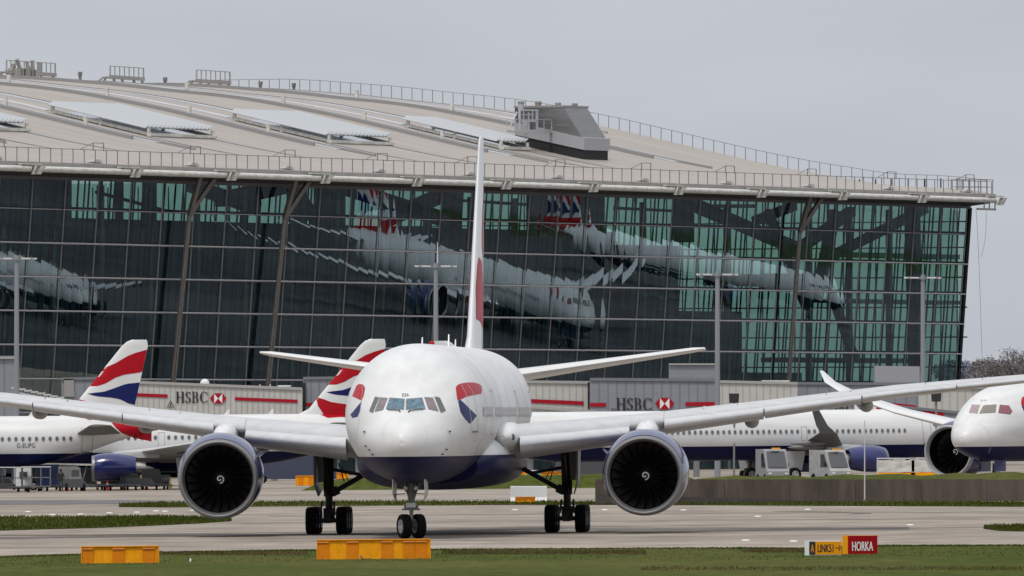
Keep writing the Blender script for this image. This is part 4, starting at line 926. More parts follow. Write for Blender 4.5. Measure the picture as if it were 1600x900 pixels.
m_roof = mat('roof_membrane', (0.335, 0.295, 0.26), 0.55, noise=((1.1, 0.05, 0.05), 0.13))
m_rib = mat('roof_rib_and_shadow', (0.27, 0.265, 0.26), 0.45); m_strip = mat('pale_roof_strip', (0.55, 0.565, 0.58), 0.35, metal=0.3, noise=((0.6, 0.2, 1), 0.15))
m_gut = mat('mossy_white_gutter', (0.56, 0.55, 0.50), 0.55, noise=((0.9, 4, 3), 0.35)); m_fascia = mat('fascia_metal', (0.40, 0.385, 0.365), 0.5, noise=((0.4, 1, 2), 0.2))
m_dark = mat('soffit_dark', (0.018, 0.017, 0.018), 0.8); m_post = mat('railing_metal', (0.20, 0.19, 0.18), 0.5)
m_mul = mat('dark_mullion', (0.010, 0.012, 0.015), 0.6, spec=0.15); m_rod = mat('pale_mullion_rod', (0.30, 0.29, 0.27), 0.45, metal=0.4); m_tran = mat('steel_transom', (0.38, 0.37, 0.37), 0.35, metal=0.5)
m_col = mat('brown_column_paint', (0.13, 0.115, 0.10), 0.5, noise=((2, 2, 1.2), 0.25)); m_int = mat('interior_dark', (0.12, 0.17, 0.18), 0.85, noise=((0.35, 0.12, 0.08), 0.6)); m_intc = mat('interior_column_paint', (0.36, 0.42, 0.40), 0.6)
m_brace = mat('brace_paint', (0.17, 0.18, 0.18), 0.6)
# roof shell
na, AL, BR = 26, 232.0, [q * 2.0 - 2.9 for q in range(80)]
top = [[LL(-0.6 + (AL + .6) * i / na, b, zb(b)) for b in BR] for i in range(na + 1)]; bot = [[p - Vector((0, 0, .55)) for p in r] for r in top]
mb = MB(); nb = len(BR); vs = [p for r in top for p in r] + [p for r in bot for p in r]; o = (na + 1) * nb; fs = []
for i in range(na):
    for j in range(nb - 1):
        q = (i * nb + j, i * nb + j + 1, (i + 1) * nb + j + 1, (i + 1) * nb + j); fs.append(q); fs.append(tuple(k + o for k in reversed(q)))
for j in range(nb - 1): fs.append((j, o + j, o + j + 1, j + 1))
for i in range(na): fs.append((i * nb, (i + 1) * nb, o + (i + 1) * nb, o + i * nb))
mb.add(vs, fs).build('roof', m_roof, term, True)
def along_b(a, b0, b1, wd, h0, h1, name, m, parent=term, step=3.0):
    n = max(2, int((b1 - b0) / step)); rg = []
    for i in range(n + 1):
        b = b0 + (b1 - b0) * i / n; z = zb(b); rg.append([LL(a - wd / 2, b, z + h0), LL(a + wd / 2, b, z + h0), LL(a + wd / 2, b, z + h1), LL(a - wd / 2, b, z + h1)])
    return MB().rings(rg).build(name, m, parent)
BAY = 17.75
for k in range(-1, 6):
    a = 59.8 + 35.45 * k
    if a > 0:
        along_b(a - .9, 26, 118, .4, -.02, .36, 'roof_rib', m_rib); along_b(a - 2.9, 24, 118, 1.7, -.03, .10, 'roof_strip', m_strip)
        for b in (31.5, 41, 51, 63):
            MB().box(LL(a - .9, b, zb(b) + .75), (.3, .35, .85)).build('roof_lamp', m_gut, term)
    a = 46 + 35.45 * k
    if a > 0:
        along_b(a - 2.6, 41, 118, 1.3, -.03, .12, 'roof_strip', m_strip); along_b(a + 4.6, 41, 118, 1.5, -.03, .10, 'roof_strip', m_strip); along_b(a - 3.6, 41, 118, .25, -.02, .2, 'roof_rib', m_rib)
        along_b(a + 9.6, 24, 118, 1.3, -.03, .12, 'roof_strip', m_strip); along_b(a + 10.6, 20, 118, .2, -.02, .24, 'roof_rib', m_rib)
# rooflights with raised louvre canopies
m_louv = mat('louvre_white', (0.40, 0.42, 0.44), 0.4); m_slot = mat('rooflight_glass', (0.25, 0.28, 0.30), 0.15, coat=1)
for k in range(5):
    ac = 46 + 35.45 * k
    rl = bpy.data.objects.new('rooflight', None); C.objects.link(rl); rl.parent = term; rl.location = LL(ac, 34.4, 0)
    z0, z1 = zb(28.8), zb(39.6); first = None
    sl_ = math.atan2(z1 - z0, 10.8)
    for i in range(17 if k else 8):
        a = -6.3 + 12.6 * i / 16
        if not k: a = -a
        if first is None:
            first = MB().hexa([(-.42, -5.9, -.26), (.34, -5.9, .16), (.36, -5.9, .22), (-.44, -5.9, -.20), (-.42, 5.9, -.26), (.34, 5.9, .16), (.36, 5.9, .22), (-.44, 5.9, -.20)]).build('louvre_blade', m_louv, rl); first.location = (-a, -.2, (z0 + z1) / 2 + 1.05); first.rotation_euler = (sl_, 0, 0)
        else: inst(first, 'louvre_blade', rl, (-a, -.4, (z0 + z1) / 2 + 1.0), (sl_, 0, 0))
    fr = MB()
    XR = 6.2 if k else -.7
    for sa in (-6.2, XR):
        fr.beam((sa, -6.6, zb(27.8) + .25), (sa, 5.6, zb(40) + .25), .3, .3)
        for bb in (-6.2, -.5, 5.2): fr.beam((sa, bb, zb(34.4 + bb) - .1), (sa, bb, (z0 + z1) / 2 + .9 + bb * math.tan(sl_)), .28)
    fr.beam((-6.2, -6.5, zb(27.9) + .25), (XR, -6.5, zb(27.9) + .25), .25, .3)
    fr.build('louvre_frame', m_gut, rl)
    XQ = XR - .3
    MB().hexa([(-5.9, -6.2, zb(28.2) - .1), (XQ, -6.2, zb(28.2) - .1), (XQ, 5, zb(39.4) - .1), (-5.9, 5, zb(39.4) - .1), (-5.9, -6.2, zb(28.2) + .22), (XQ, -6.2, zb(28.2) + .22), (XQ, 5, zb(39.4) + .22), (-5.9, 5, zb(39.4) + .22)]).build('skylight_pane', m_slot, rl)
    for sa in (-6.3, XR + .1):                 # wedge shadow laid on the roof as a dark sheet below each canopy corner
        rg = []
        for i in range(6):
            t = i / 5; b = 28 - 11 * t; w2 = .9 * (1 - t) + .03; x_ = sa - 0.2 * t
            rg.append([(x_ - w2, b - 34.4, zb(b) + .03), (x_ + w2, b - 34.4, zb(b) + .03), (x_ + w2, b - 34.4, zb(b) + .06), (x_ - w2, b - 34.4, zb(b) + .06)])
        MB().rings(rg).build('wedge_shadow', m_rib, rl)
# eave: fascia, gutters, brackets, railing
MB().hexa([LL(-.6, -2.9, 29.2), LL(AL, -2.9, 29.2), LL(AL, -2.45, 29.2), LL(-.6, -2.45, 29.2), LL(-.6, -3.0, 29.72), LL(AL, -3.0, 29.72), LL(AL, -2.7, 29.72), LL(-.6, -2.7, 29.72)]).build('fascia', m_fascia, term)
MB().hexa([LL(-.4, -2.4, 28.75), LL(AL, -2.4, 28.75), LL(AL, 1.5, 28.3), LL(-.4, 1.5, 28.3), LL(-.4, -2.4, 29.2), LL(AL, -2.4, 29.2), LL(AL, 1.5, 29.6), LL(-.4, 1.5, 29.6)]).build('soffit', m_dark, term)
MB().hexa([LL(0, -.25, 28.2), LL(AL, -.25, 28.2), LL(AL, .05, 28.2), LL(0, .05, 28.2), LL(0, -.25, 28.5), LL(AL, -.25, 28.5), LL(AL, .05, 28.5), LL(0, .05, 28.5)]).build('head_beam', mat('head_beam_grey', (0.10, 0.095, 0.095), 0.5), term)
g1 = MB().tube((0, 0, 0), (-BAY + 2.2, 0, 0), .29, n=12).build('gutter', m_gut, term, True)
b1_ = MB().hexa([(-.1, -.3, -.42), (.5, -.3, -.42), (.5, .5, -.42), (-.1, .5, -.42), (.5, -.4, .4), (1.2, -.4, .4), (1.2, .5, .4), (.5, .5, .4)]).build('gutter_bracket', m_gut, term)
c1_ = MB().box((0, 0, 0), (3.4, .5, .12)).build('bracket_cap', m_gut, term)
f1_ = MB().hexa([(-.9, -.25, 0), (.9, -.25, 0), (1.3, .4, 0), (-1.3, .4, 0), (-.4, -.2, .24), (.4, -.2, .24), (.4, .3, .24), (-.4, .3, .24)]).build('roof_vent', m_fascia, term)
for k in range(13):
    a = BAY * k - .7
    for j, (o, nm, lc) in enumerate(((g1, 'gutter', LL(a + 1.3, -3.45, 29.05)), (b1_, 'gutter_bracket', LL(a, -3.3, 28.98)), (c1_, 'bracket_cap', LL(a + 1.2, -3.4, 29.5)), (f1_, 'roof_vent', LL(a + 5.2, -2.2, 29.95)))):
        if k == 0: o.location = lc
        else: inst(o, nm, term, lc)
p1 = MB().box((0, 0, .75), (.075, .06, 1.5)).box((0, -.05, -.2), (.22, .22, .5)).build('rail_post', m_post, term); first = True
for i in range(116):
    lc = LL(1.0 + 2.0 * i, -2.75, 29.62)
    if first: p1.location = lc; first = False
    else: inst(p1, 'rail_post', term, lc)
hr = MB()
for z in (31.08, ): hr.tube(LL(1, -2.75, z), LL(231, -2.75, z), .035, n=5)
for k in range(12):
    a = BAY * k + 4; hr.beam(LL(a, -2.75, 31.0), LL(a, -2.75, 31.75), .07); hr.beam(LL(a + 1.9, -2.75, 31.0), LL(a + 1.9, -2.75, 31.75), .07); hr.beam(LL(a, -2.75, 31.75), LL(a + 1.9, -2.75, 31.75), .06); hr.beam(LL(a + 1.9, -2.75, 31.75), LL(a + 4.2, -2.75, 31.1), .05)
hr.build('handrail', m_post, term)
hr = MB(); bs = [-2.6 + 1.32 * i for i in range(76)]
for b0, b1q in zip(bs, bs[1:]): hr.beam(LL(-.3, b0, zb(b0) + 1.3), LL(-.3, b1q, zb(b1q) + 1.3), .055)
hr.build('handrail', m_post, term)
g_ = MB().box((0, 0, .62), (.06, .06, 1.3)).build('gable_rail_post', m_post, term)
for i, b in enumerate(bs):
    if i == 0: g_.location = LL(-.3, b, zb(b))
    else: inst(g_, 'gable_rail_post', term, LL(-.3, b, zb(b)))
cg = MB()                                  # small cage of railings on the eave corner
for dx in (0, 1.4, 2.8, 4.2):
    for dy in (-2.75, -1.3, .1): cg.beam(LL(dx - .3, dy, 29.7), LL(dx - .3, dy, 31.3), .07)
for z in (30.5, 31.3):
    cg.beam(LL(-.3, -2.75, z), LL(3.9, -2.75, z), .05); cg.beam(LL(-.3, .1, z), LL(3.9, .1, z), .05); cg.beam(LL(-.3, -2.75, z), LL(-.3, .1, z), .05); cg.beam(LL(3.9, -2.75, z), LL(3.9, .1, z), .05)
cg.build('corner_cage', m_post, term)
cr = MB(); cr.beam(LL(3, -2.6, 28.1), LL(-1.2, -2.6, 28.1), .18, .22)
for a in (-1.1, .2, 1.4): cr.beam(LL(a, -2.6, 28.1), LL(a, -2.6, 29.0), .1)
cr.build('cradle_track', m_fascia, term)
for (x, top_, yb, sag) in ((1525, 327, 575, 0), (1541, 330, 402, 1)):
    mb = MB(); a, b, z = bpt(x, top_, -2.6); pts = [bpt(x + (10 * (i / 8) ** 0.7 if not sag else -8 * (i / 8) ** 3), top_ + (yb - top_) * i / 8, -2.6) for i in range(9)]
    for p, q in zip(pts, pts[1:]): mb.tube(LL(*p), LL(*q), .022, n=4)
    mb.build('hanging_cable', m_post, term)
# glazing
def glass_mat(name, tint, refl):
    m = bpy.data.materials.new(name); m.use_nodes = True; MATS[name] = m; n = m.node_tree; n.nodes.remove(n.nodes['Principled BSDF']); o = n.nodes['Material Output']
    g = n.nodes.new('ShaderNodeBsdfGlossy'); g.inputs['Roughness'].default_value = 0.0; g.inputs['Color'].default_value = (0.74, 0.90, 1.0, 1)
    t = n.nodes.new('ShaderNodeBsdfTransparent'); t.inputs['Color'].default_value = (*tint, 1)
    f = n.nodes.new('ShaderNodeFresnel'); f.inputs['IOR'].default_value = 1.5
    a = n.nodes.new('ShaderNodeMath'); a.operation = 'MULTIPLY_ADD'; a.inputs[1].default_value = refl; a.inputs[2].default_value = 0.03; a.use_clamp = True
    n.links.new(f.outputs[0], a.inputs[0]); x = n.nodes.new('ShaderNodeMixShader'); n.links.new(a.outputs[0], x.inputs[0]); n.links.new(t.outputs[0], x.inputs[1]); n.links.new(g.outputs[0], x.inputs[2]); n.links.new(x.outputs[0], o.inputs[0]); return m
m_glass = glass_mat('green_facade_glass', (0.42, 0.61, 0.55), 2.1); m_gglass = glass_mat('gable_glass', (0.46, 0.64, 0.57), 0.7)
rows_z = [2.8 + 3.23 * i for i in range(9)]; rows_z[8] = 28.2; PW = BAY / 9
rnd = random.Random(11)
pane0 = MB(); NQ = 6
pane0.add([(-.5 + i / NQ, -.0009 * (1 - (2 * i / NQ - 1) ** 2), z) for z in (0, 1) for i in range(NQ + 1)], [(i, i + 1, NQ + 2 + i, NQ + 1 + i) for i in range(NQ)]); pm0 = None
fieldmb = MB(); NC = 113; cnt = 0
for c in range(NC):
    col_t = rnd.gauss(0, 0.0010)
    for r_ in range(8):
        zl, zh = rows_z[r_], rows_z[r_ + 1]; a = (c + .5) * PW; rx = rnd.gauss(0, 0.0005); rz_ = col_t + rnd.gauss(0, 0.0007)
        if a > 212: continue
        if 199 - 37 * PW <= a < 199:
            if pm0 is None: ob = pane0.build('glass_pane', m_glass, term, True); pm0 = ob.data
            else: ob = inst(pm0, 'glass_pane', term)
            ob.location = LL(a, off(zl), zl); ob.rotation_euler = (R(LEAN) + rx, 0, rz_); ob.scale = (PW - .02, 1, (zh - zl) / math.cos(R(LEAN)))
        else:
            M_ = Matrix.Translation(LL(a, off(zl), zl)) @ Euler((R(LEAN) + rx, 0, rz_)).to_matrix().to_4x4() @ Matrix.Diagonal((PW - .02, 1, (zh - zl) / math.cos(R(LEAN)), 1))
            fieldmb.add([M_ @ Vector(v) for v in pane0.v], pane0.f)
fieldmb.build('glass_panes', m_glass, term, True, kind='stuff')
mu = MB().box((0, .09, 0), (.13, .14, 1)).build('mullion', m_mul, term); H_ = 28.4 - 1.5
def vert(o, nm, a, first, dy=0.0, x=0.0): 
    if first: o.location = LL(a, off((28.4 + 1.5) / 2) + dy, (28.4 + 1.5) / 2); o.rotation_euler = (R(LEAN), 0, 0); o.scale = (1, 1, H_)
    else: inst(o, nm, term, LL(a, off((28.4 + 1.5) / 2) + dy, (28.4 + 1.5) / 2), (R(LEAN), 0, 0), (1, 1, H_))
for c in range(109): vert(mu, 'mullion', c * PW, c == 0)
rd = MB().box((0, -.12, 0), (.055, .1, 1)).build('mullion_rod', m_rod, term)
for c in range(36): vert(rd, 'mullion_rod', c * PW * 3 + .6, c == 0)
it = MB().box((0, 1.3, 0), (.11, .14, 1)).build('inner_fin', m_mul, term)
for c in range(70): vert(it, 'inner_fin', c * PW * 1.5 + .9 + .4 * math.sin(c * 2.3), c == 0)
colpx = [(256, 292), (404, 441), (1221, 1246)]
colA = [pxa(c[0], off(3) - .8) for c in colpx]
tr = None; skip = [(a - .9, a + .9) for a in colA]
for r_ in range(1, 8):
    z = rows_z[r_]
    for c in range(36):
        a = (c + .5) * PW * 3
        nm = 'transom'
        if tr is None: tr = MB().tube((-PW * 1.5 + .04, 0, 0), (PW * 1.5 - .04, 0, 0), .085, n=8).box((-PW * 1.5 + .05, .15, -.04), (.12, .5, .16)).build(nm, m_tran, term, True); ob = tr
        else: ob = inst(tr, nm, term)
        ob.location = LL(a, off(z) - (.32 if r_ < 7 else -.02), z); ob.scale = (1, 1, 1) if r_ < 7 else (1, .5, .6)
        if r_ == 7: ob.name = 'dark_transom'
dt = MB()
for r_ in range(1, 8):
    z = rows_z[r_]; dt.box(LL(106, off(z) + .14, z + .1), (212, .3, .34))
dt.build('dark_rail', m_mul, term)
for a, (p0, p1_) in zip(colA, colpx):
    c = bpy.data.objects.new('leaning_column', None); C.objects.link(c); c.parent = term
    at_ = pxa(p1_, -.6); zf = 25.2
    A0 = LL(a, off(1) - 1.1, 1); A1 = LL(at_ + .0, -.9, zf)
    for q in (-.26, .26): MB().beam(A0 + Vector((q, 0, 0)), A1 + Vector((q * .6, 0, 0)), .17, .3).build('column_chord', m_col, c)
    lc = MB(); n = 30
    for i in range(n):
        t0, t1 = i / n, (i + 1) / n; q = .22 if i % 2 else -.22; lc.beam(A0.lerp(A1, t0) + Vector((q, .1, 0)), A0.lerp(A1, t1) + Vector((-q, .1, 0)), .1, .15)
    lc.build('column_lacing', m_col, c)
    MB().beam(A1, LL(at_ + .4, -2.4, 29.1), .42, .4).build('column_arm', m_col, c); MB().beam(A1, LL(at_ - 3.2, -2.0, 29.1), .38, .4).build('column_arm', m_col, c)
ec = MB(); ec.beam(LL(-.1, off(1.5), 1.5), LL(-.1, 0, 28.3), .45, .5); ec.build('corner_post', m_mul, term)
# gable and back glazing
gp_ = None
for i in range(26):
    b0 = 1.2 + 6 * i; ht = zb(b0 + 3) - 1.6
    for r_ in range(8):
        zl, zh = rows_z[r_] - 1.4, rows_z[r_ + 1] - 1.4
        if r_ == 7: zh = min(ht, 32)
        ob = MB().add([(0, 0, 0), (0, 5.85, 0), (0, 5.85, 1), (0, 0, 1)], [(0, 1, 2, 3)]).build('gable_pane', m_gglass, term) if gp_ is None else inst(gp_, 'gable_pane', term)
        gp_ = gp_ or ob; ob.location = LL(.6, b0, zl); ob.scale = (1, 1, zh - zl - .05)
gm = MB()
for i in range(80): gm.box(LL(.45, 1.2 + 2 * i, 16), (.12, .1, 31))
for r_ in range(9): gm.box(LL(.45, 78, rows_z[r_] - 1.4), (.14, 156, .14))
gm.build('gable_frame', m_mul, term)
# interior
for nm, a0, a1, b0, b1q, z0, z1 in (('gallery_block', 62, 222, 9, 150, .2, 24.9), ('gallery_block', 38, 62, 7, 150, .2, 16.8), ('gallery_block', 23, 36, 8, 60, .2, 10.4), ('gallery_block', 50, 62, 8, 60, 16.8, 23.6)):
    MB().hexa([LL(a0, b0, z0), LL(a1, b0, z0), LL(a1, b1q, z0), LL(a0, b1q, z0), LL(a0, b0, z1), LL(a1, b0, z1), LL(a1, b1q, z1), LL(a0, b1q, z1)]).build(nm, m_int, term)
fl = MB()
for z in (6.2, 12.6, 18.9): fl.hexa([LL(62, 5, z), LL(196, 5, z), LL(196, 9.02, z), LL(62, 9.02, z), LL(62, 5, z + .5), LL(196, 5, z + .5), LL(196, 9.02, z + .5), LL(62, 9.02, z + .5)])
fl.build('gallery_floors', m_brace, term)
ic = MB().box((0, 0, 14), (.55, .55, 28)).build('interior_column', m_intc, term); k = 0
for a in [8, 17, 26, 44] + [62 + 8.9 * i for i in range(15)]:
    if k == 0: ic.location = LL(a, 5.5, 0)
    else: inst(ic, 'interior_column', term, LL(a, 5.5, 0))
    k += 1
for (p, q, b, w_) in [((548, 296), (700, 345), 12, 1.3), ((600, 345), (705, 298), 12, 1.3), ((1075, 316), (1260, 395), 14, 1.2), ((1240, 395), (1330, 330), 8, 1.0), ((1290, 405), (1445, 326), 6, .9), ((1180, 345), (1240, 322), 16, .9), ((345, 312), (440, 292), 12, 1.4), ((300, 290), (400, 325), 12, 1.2), ((455, 292), (495, 345), 12, 1.0), ((150, 300), (262, 330), 60, .3), ((1100, 322), (1180, 322), 20, .4), ((700, 312), (860, 322), 14, .3), ((960, 325), (1060, 330), 14, .3), ((1305, 330), (1275, 470), 7, 1.0), ((1300, 460), (1335, 560), 9, .8), ((1200, 330), (1260, 480), 12, .8), ((1425, 322), (1432, 585), 6, 1.3)]:
    A_, B_ = bpt(*p, b), bpt(*q, b); MB().beam(LL(*A_), LL(*B_), w_, w_).build('roof_brace', m_brace, term)
for (p0, p1_, b) in [(-40, 112, 5), (187, 193, 6), (230, 245, 6), (462, 480, 7), (498, 540, 7), (700, 722, 7), (830, 945, 5), (1060, 1085, 7)]:
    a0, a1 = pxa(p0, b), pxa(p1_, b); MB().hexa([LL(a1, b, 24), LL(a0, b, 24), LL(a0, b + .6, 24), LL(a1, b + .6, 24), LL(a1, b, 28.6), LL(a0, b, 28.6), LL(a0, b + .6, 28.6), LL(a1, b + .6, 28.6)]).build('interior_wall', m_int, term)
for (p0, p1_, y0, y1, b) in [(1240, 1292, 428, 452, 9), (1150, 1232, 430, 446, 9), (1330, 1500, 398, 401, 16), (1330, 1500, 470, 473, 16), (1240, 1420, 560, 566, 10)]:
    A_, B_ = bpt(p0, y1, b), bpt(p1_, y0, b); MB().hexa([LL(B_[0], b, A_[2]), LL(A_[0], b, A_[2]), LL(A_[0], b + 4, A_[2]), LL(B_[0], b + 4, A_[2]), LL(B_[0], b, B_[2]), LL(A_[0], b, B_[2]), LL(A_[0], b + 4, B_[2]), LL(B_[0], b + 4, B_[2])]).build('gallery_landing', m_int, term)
# rooftop plant house
pr = bpy.data.objects.new('plant_house', None); C.objects.link(pr); pr.parent = term
m_slate = mat('plant_cladding', (0.36, 0.365, 0.375), 0.5, noise=((0.4, 0.4, 9), 0.12)); m_slate2 = mat('plant_cladding_dark', (0.21, 0.21, 0.215), 0.6, noise=((0.4, 0.4, 9), 0.15))
K1, K2, K3, K4 = (45.6, 23.6), (36.2, 23.6), (36.2, 38), (45.6, 38)
def pb_(px, y, b): return LL(*bpt(px, y, b))
f0, f1 = bpt(912, 250, 23.6), bpt(948, 248, 23.6); bk = bpt(804, 228, 36)
a_l, a_r, bf, bb = bpt(912, 240, 23.6)[0], bpt(948, 240, 23.6)[0], 23.6, 32.0
zf_, zt_ = zb(23.6), CH + (YH - 171) / F * 1345
a_r = a_l - 5.2
def ring4(a0, a1, b0, b1q, z, dz=0): return [LL(a1, b0, z), LL(a0, b0, z), LL(a0, b1q, z + dz), LL(a1, b1q, z + dz)]
a0_, a1_ = a_r, a_l
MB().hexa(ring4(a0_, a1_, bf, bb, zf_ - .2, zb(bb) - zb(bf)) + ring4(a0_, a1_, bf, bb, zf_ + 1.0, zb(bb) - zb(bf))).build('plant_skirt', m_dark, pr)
MB().hexa(ring4(a0_ - .12, a1_ + .12, bf - .12, bb, zf_ + 1.0, zb(bb) - zb(bf)) + ring4(a0_ - .12, a1_ + .12, bf - .12, bb, zf_ + 2.3, zb(bb) - zb(bf))).build('plant_parapet', mat('parapet_grey', (0.36, 0.355, 0.37), 0.4), pr)
dzb = zb(bb) - zb(bf)
lo4 = ring4(a0_ + .1, a1_ - .1, bf + .2, bb, zf_ + 2.3, dzb); hi4 = ring4(a0_ + .1, a1_ - .1, bf + 2.5, bb, zt_, 0)
MB().hexa(lo4 + hi4).build('plant_wall', m_slate, pr)
sd_ = MB()                                  # weatherboards on the visible flank and slope
for i in range(22):
    t = (i + .5) / 22; P_ = lo4[0].lerp(hi4[0], t); Q_ = lo4[3].lerp(hi4[3], t); sd_.beam(P_ + Vector((-.05, 0, 0)), Q_ + Vector((-.05, 0, 0)), .06, .2)
sd_.build('flank_boards', m_slate2, pr)
sd_ = MB()
for i in range(22):
    t = (i + .5) / 22; P_ = lo4[0].lerp(hi4[0], t); Q_ = lo4[1].lerp(hi4[1], t); sd_.beam(P_ + Vector((0, -.03, 0)), Q_ + Vector((0, -.03, 0)), .04, .15)
sd_.build('slope_boards', m_slate, pr)
MB().hexa([p + Vector((0, 0, .01)) + (p - sum(hi4, Vector()) / 4) * .05 for p in hi4] + [p + Vector((0, 0, .22)) + (p - sum(hi4, Vector()) / 4) * .05 for p in hi4]).build('plant_roof', m_rib, pr)
m_flue = mat('rusty_flue', (0.30, 0.20, 0.13), 0.6); m_flue2 = mat('pale_flue', (0.45, 0.44, 0.42), 0.5)
for (x, y0, y1, m, r_) in ((814, 159, 172, m_flue2, .33), (841, 159, 210, m_flue, .34), (872, 161, 170, m_flue2, .3), (898, 162, 170, m_flue, .3)):
    b = 28.0 if x > 850 else 30.5
    A_, B_ = pb_(x, y1, b), pb_(x, y0, b); fo = MB().tube(A_, B_, r_, n=14).build('flue', m, pr, True); MB().tube(B_ - Vector((0, 0, .18)), B_ + Vector((0, 0, .04)), r_ * 1.12, n=14).build('flue_cap', m_rib, fo, True)
m_gal = mat('galvanised_rail', (0.50, 0.51, 0.51), 0.45, metal=0.3)
bq = 27.5; ww = MB(); ww.add([], [])
for (p, q, w_) in [((806, 205), (876, 205), .35), ((812, 172), (812, 204), .2), ((839, 172), (839, 204), .2), ((812, 172), (840, 172), .15), ((812, 189), (840, 189), .2), ((818, 172), (818, 188), .1), ((826, 175), (826, 188), .1), ((832, 172), (832, 188), .1), ((815, 179), (834, 179), .08), ((826, 190), (826, 204), .14), ((862, 201), (875, 175), .15), ((795, 203), (808, 175), .12), ((806, 186), (876, 187), .07), ((876, 187), (876, 205), .08), ((862, 187), (862, 205), .07), ((850, 187), (850, 205), .07), ((869, 187), (869, 205), .05), ((806, 186), (806, 205), .08), ((792, 187), (806, 187), .06), ((792, 187), (792, 205), .06), ((792, 205), (806, 206), .2)]:
    ww.beam(pb_(*p, bq), pb_(*q, bq), w_, w_)
ww.build('access_walkway', m_gal, pr)
for (x, y, r_, m) in ((822, 197, .42, m_slate), (832, 197, .42, m_cabwin), (855, 196, .5, m_slate)): MB().tube(pb_(x, y + 7, 28.6), pb_(x, y - 8, 28.6), r_, n=14).build('plant_tank', m, pr, True)
# ridge gantries and lamps
def gantry(px0, px1, ytop, ymid, ybase, n, name='ridge_gantry', extra=False):
    b = 92.0; g = MB(); P = lambda x, y, bb_=b: LL(*bpt(x, y, bb_))
    slope = 5.0 / 75 * (px1 - px0)
    for i in range(n + 1):
        x = px0 + (px1 - px0) * i / n; dy = slope * i / n
        for bb_ in (b, b + 1.8): g.beam(P(x, ytop + dy, bb_), P(x, ymid + dy, bb_), .13 if i in (0, n) else .09)
    for bb_ in (b, b + 1.8):
        g.beam(P(px0, ytop, bb_), P(px1, ytop + slope, bb_), .08); g.beam(P(px0, ymid, bb_), P(px1, ymid + slope, bb_), .4)
        for t in (.1, .35, .7, .95): g.beam(P(px0 + (px1 - px0) * t, ymid + slope * t, bb_), P(px0 + (px1 - px0) * (t + .03), ybase + slope * t, bb_), .22)
    g.beam(P(px0 - 12, ymid + 1), P(px0 + 2, ymid + 1), .2); g.beam(P(px0 - 12, ymid + 1), P(px0 - 22, ybase + 1), .2); g.beam(P(px0 - 6, ymid), P(px0 - 10, ybase), .2)
    if extra:
        for (x, y, x2, y2) in ((12, 118, 24, 98), (33, 120, 45, 108), (42, 96, 44, 118), (58, 120, 46, 108), (26, 92, 32, 110), (40, 120, 46, 104), (20, 100, 20, 118), (50, 94, 52, 112), (62, 97, 62, 116)): g.beam(P(x, y), P(x2, y2), .3)
        for i in range(6): g.box(P(24 + 5 * i, 112 + i * .6), (1.1, 1.2, .8))
    return g.build(name, mat('gantry_metal', (0.34, 0.33, 0.30), 0.5), term)
gantry(10, 86, 94, 112, 121, 11, extra=True); gantry(172, 224, 103, 120, 128, 7); gantry(307, 359, 109, 126, 133, 7); gantry(-40, -3, 92, 112, 119, 5)
for (x, y) in ((125, 119), (258, 127.5), (407, 134), (459, 136.5)): MB().box(LL(*bpt(x, y, 88)), (.25, .25, .9)).box(LL(*bpt(x, y - 4, 88)), (.45, .3, .4)).build('ridge_lamp', m_post, term)

# ------------------------------------------------------------ passenger bridges and low buildings in front of the hall
m_cream = mat('cream_cladding', (0.50, 0.49, 0.455), 0.5, noise=((0.4, 0.4, 1.5), 0.08)); m_bgrey = mat('blue_grey_cladding', (0.235, 0.245, 0.275), 0.5, noise=((0.4, 0.4, 1.0), 0.08))
m_lred = mat('bank_red', (0.36, 0.006, 0.018), 0.6, spec=0.2); m_seam2 = mat('cladding_seam', (0.36, 0.355, 0.34), 0.6); m_seam3 = mat('dark_cladding_seam', (0.17, 0.175, 0.195), 0.6)
def bridge(label, Y, px0, px1, yl, yr, ybl, ybr, m, seam=None, depth=3.2, group='passenger bridges', seams=0, name='passenger_bridge', legs=True, cat='jet bridge'):
    """long box: top edge yl..yr, bottom edge ybl..ybr in pixels at distance Y"""
    A, B = at(px0, ybl, Y), at(px1, ybr, Y); A2, B2 = at(px0, yl, Y), at(px1, yr, Y); o = Vector((A.x, Y, 0))
    r = thing(name, label, cat, o, 0, group); V = Vector((0, depth, 0)); q = lambda v: v - o
    MB().hexa([q(A), q(B), q(B) + V, q(A) + V, q(A2), q(B2), q(B2) + V, q(A2) + V]).build('bridge_body', m, r)
    U = Vector((0, -.06, 0)); MB().beam(q(A2) + U, q(B2) + U, .2, .25).build('roof_edge', seam or m_seam2, r); MB().beam(q(A) + U, q(B) + U, .2, .3).build('floor_edge', seam or m_seam2, r)
    if seams:
        mb = MB()
        for i in range(1, seams):
            t = i / seams; mb.beam(q(A.lerp(B, t)) + Vector((0, -.02, .1)), q(A2.lerp(B2, t)) + Vector((0, -.02, -.1)), .05, .05)
        mb.build('cladding_seams', seam or m_seam2, r)
    if legs:
        for t in (.15, .85):
            p = q(A.lerp(B, t)) + V / 2; MB().tube(p, Vector((p.x, p.y, gz(p.x + o.x))), .3, n=10).build('support_leg', m_grey, r)
    return r, o
def on(o, px, y, Y, d=.03):
    d += .06 if d > 0 else 0
    return at(px, y, Y) - o + Vector((0, -d, 0))
def stripe(r, o, Y, x0, y0, x1, y1, h, m=m_lred):
    MB().add([on(o, x0, y0, Y), on(o, x0, y0 + h, Y), on(o, x1, y1 + h, Y), on(o, x1, y1, Y)], [(0, 1, 2, 3)]).build('red_stripe', m, r)
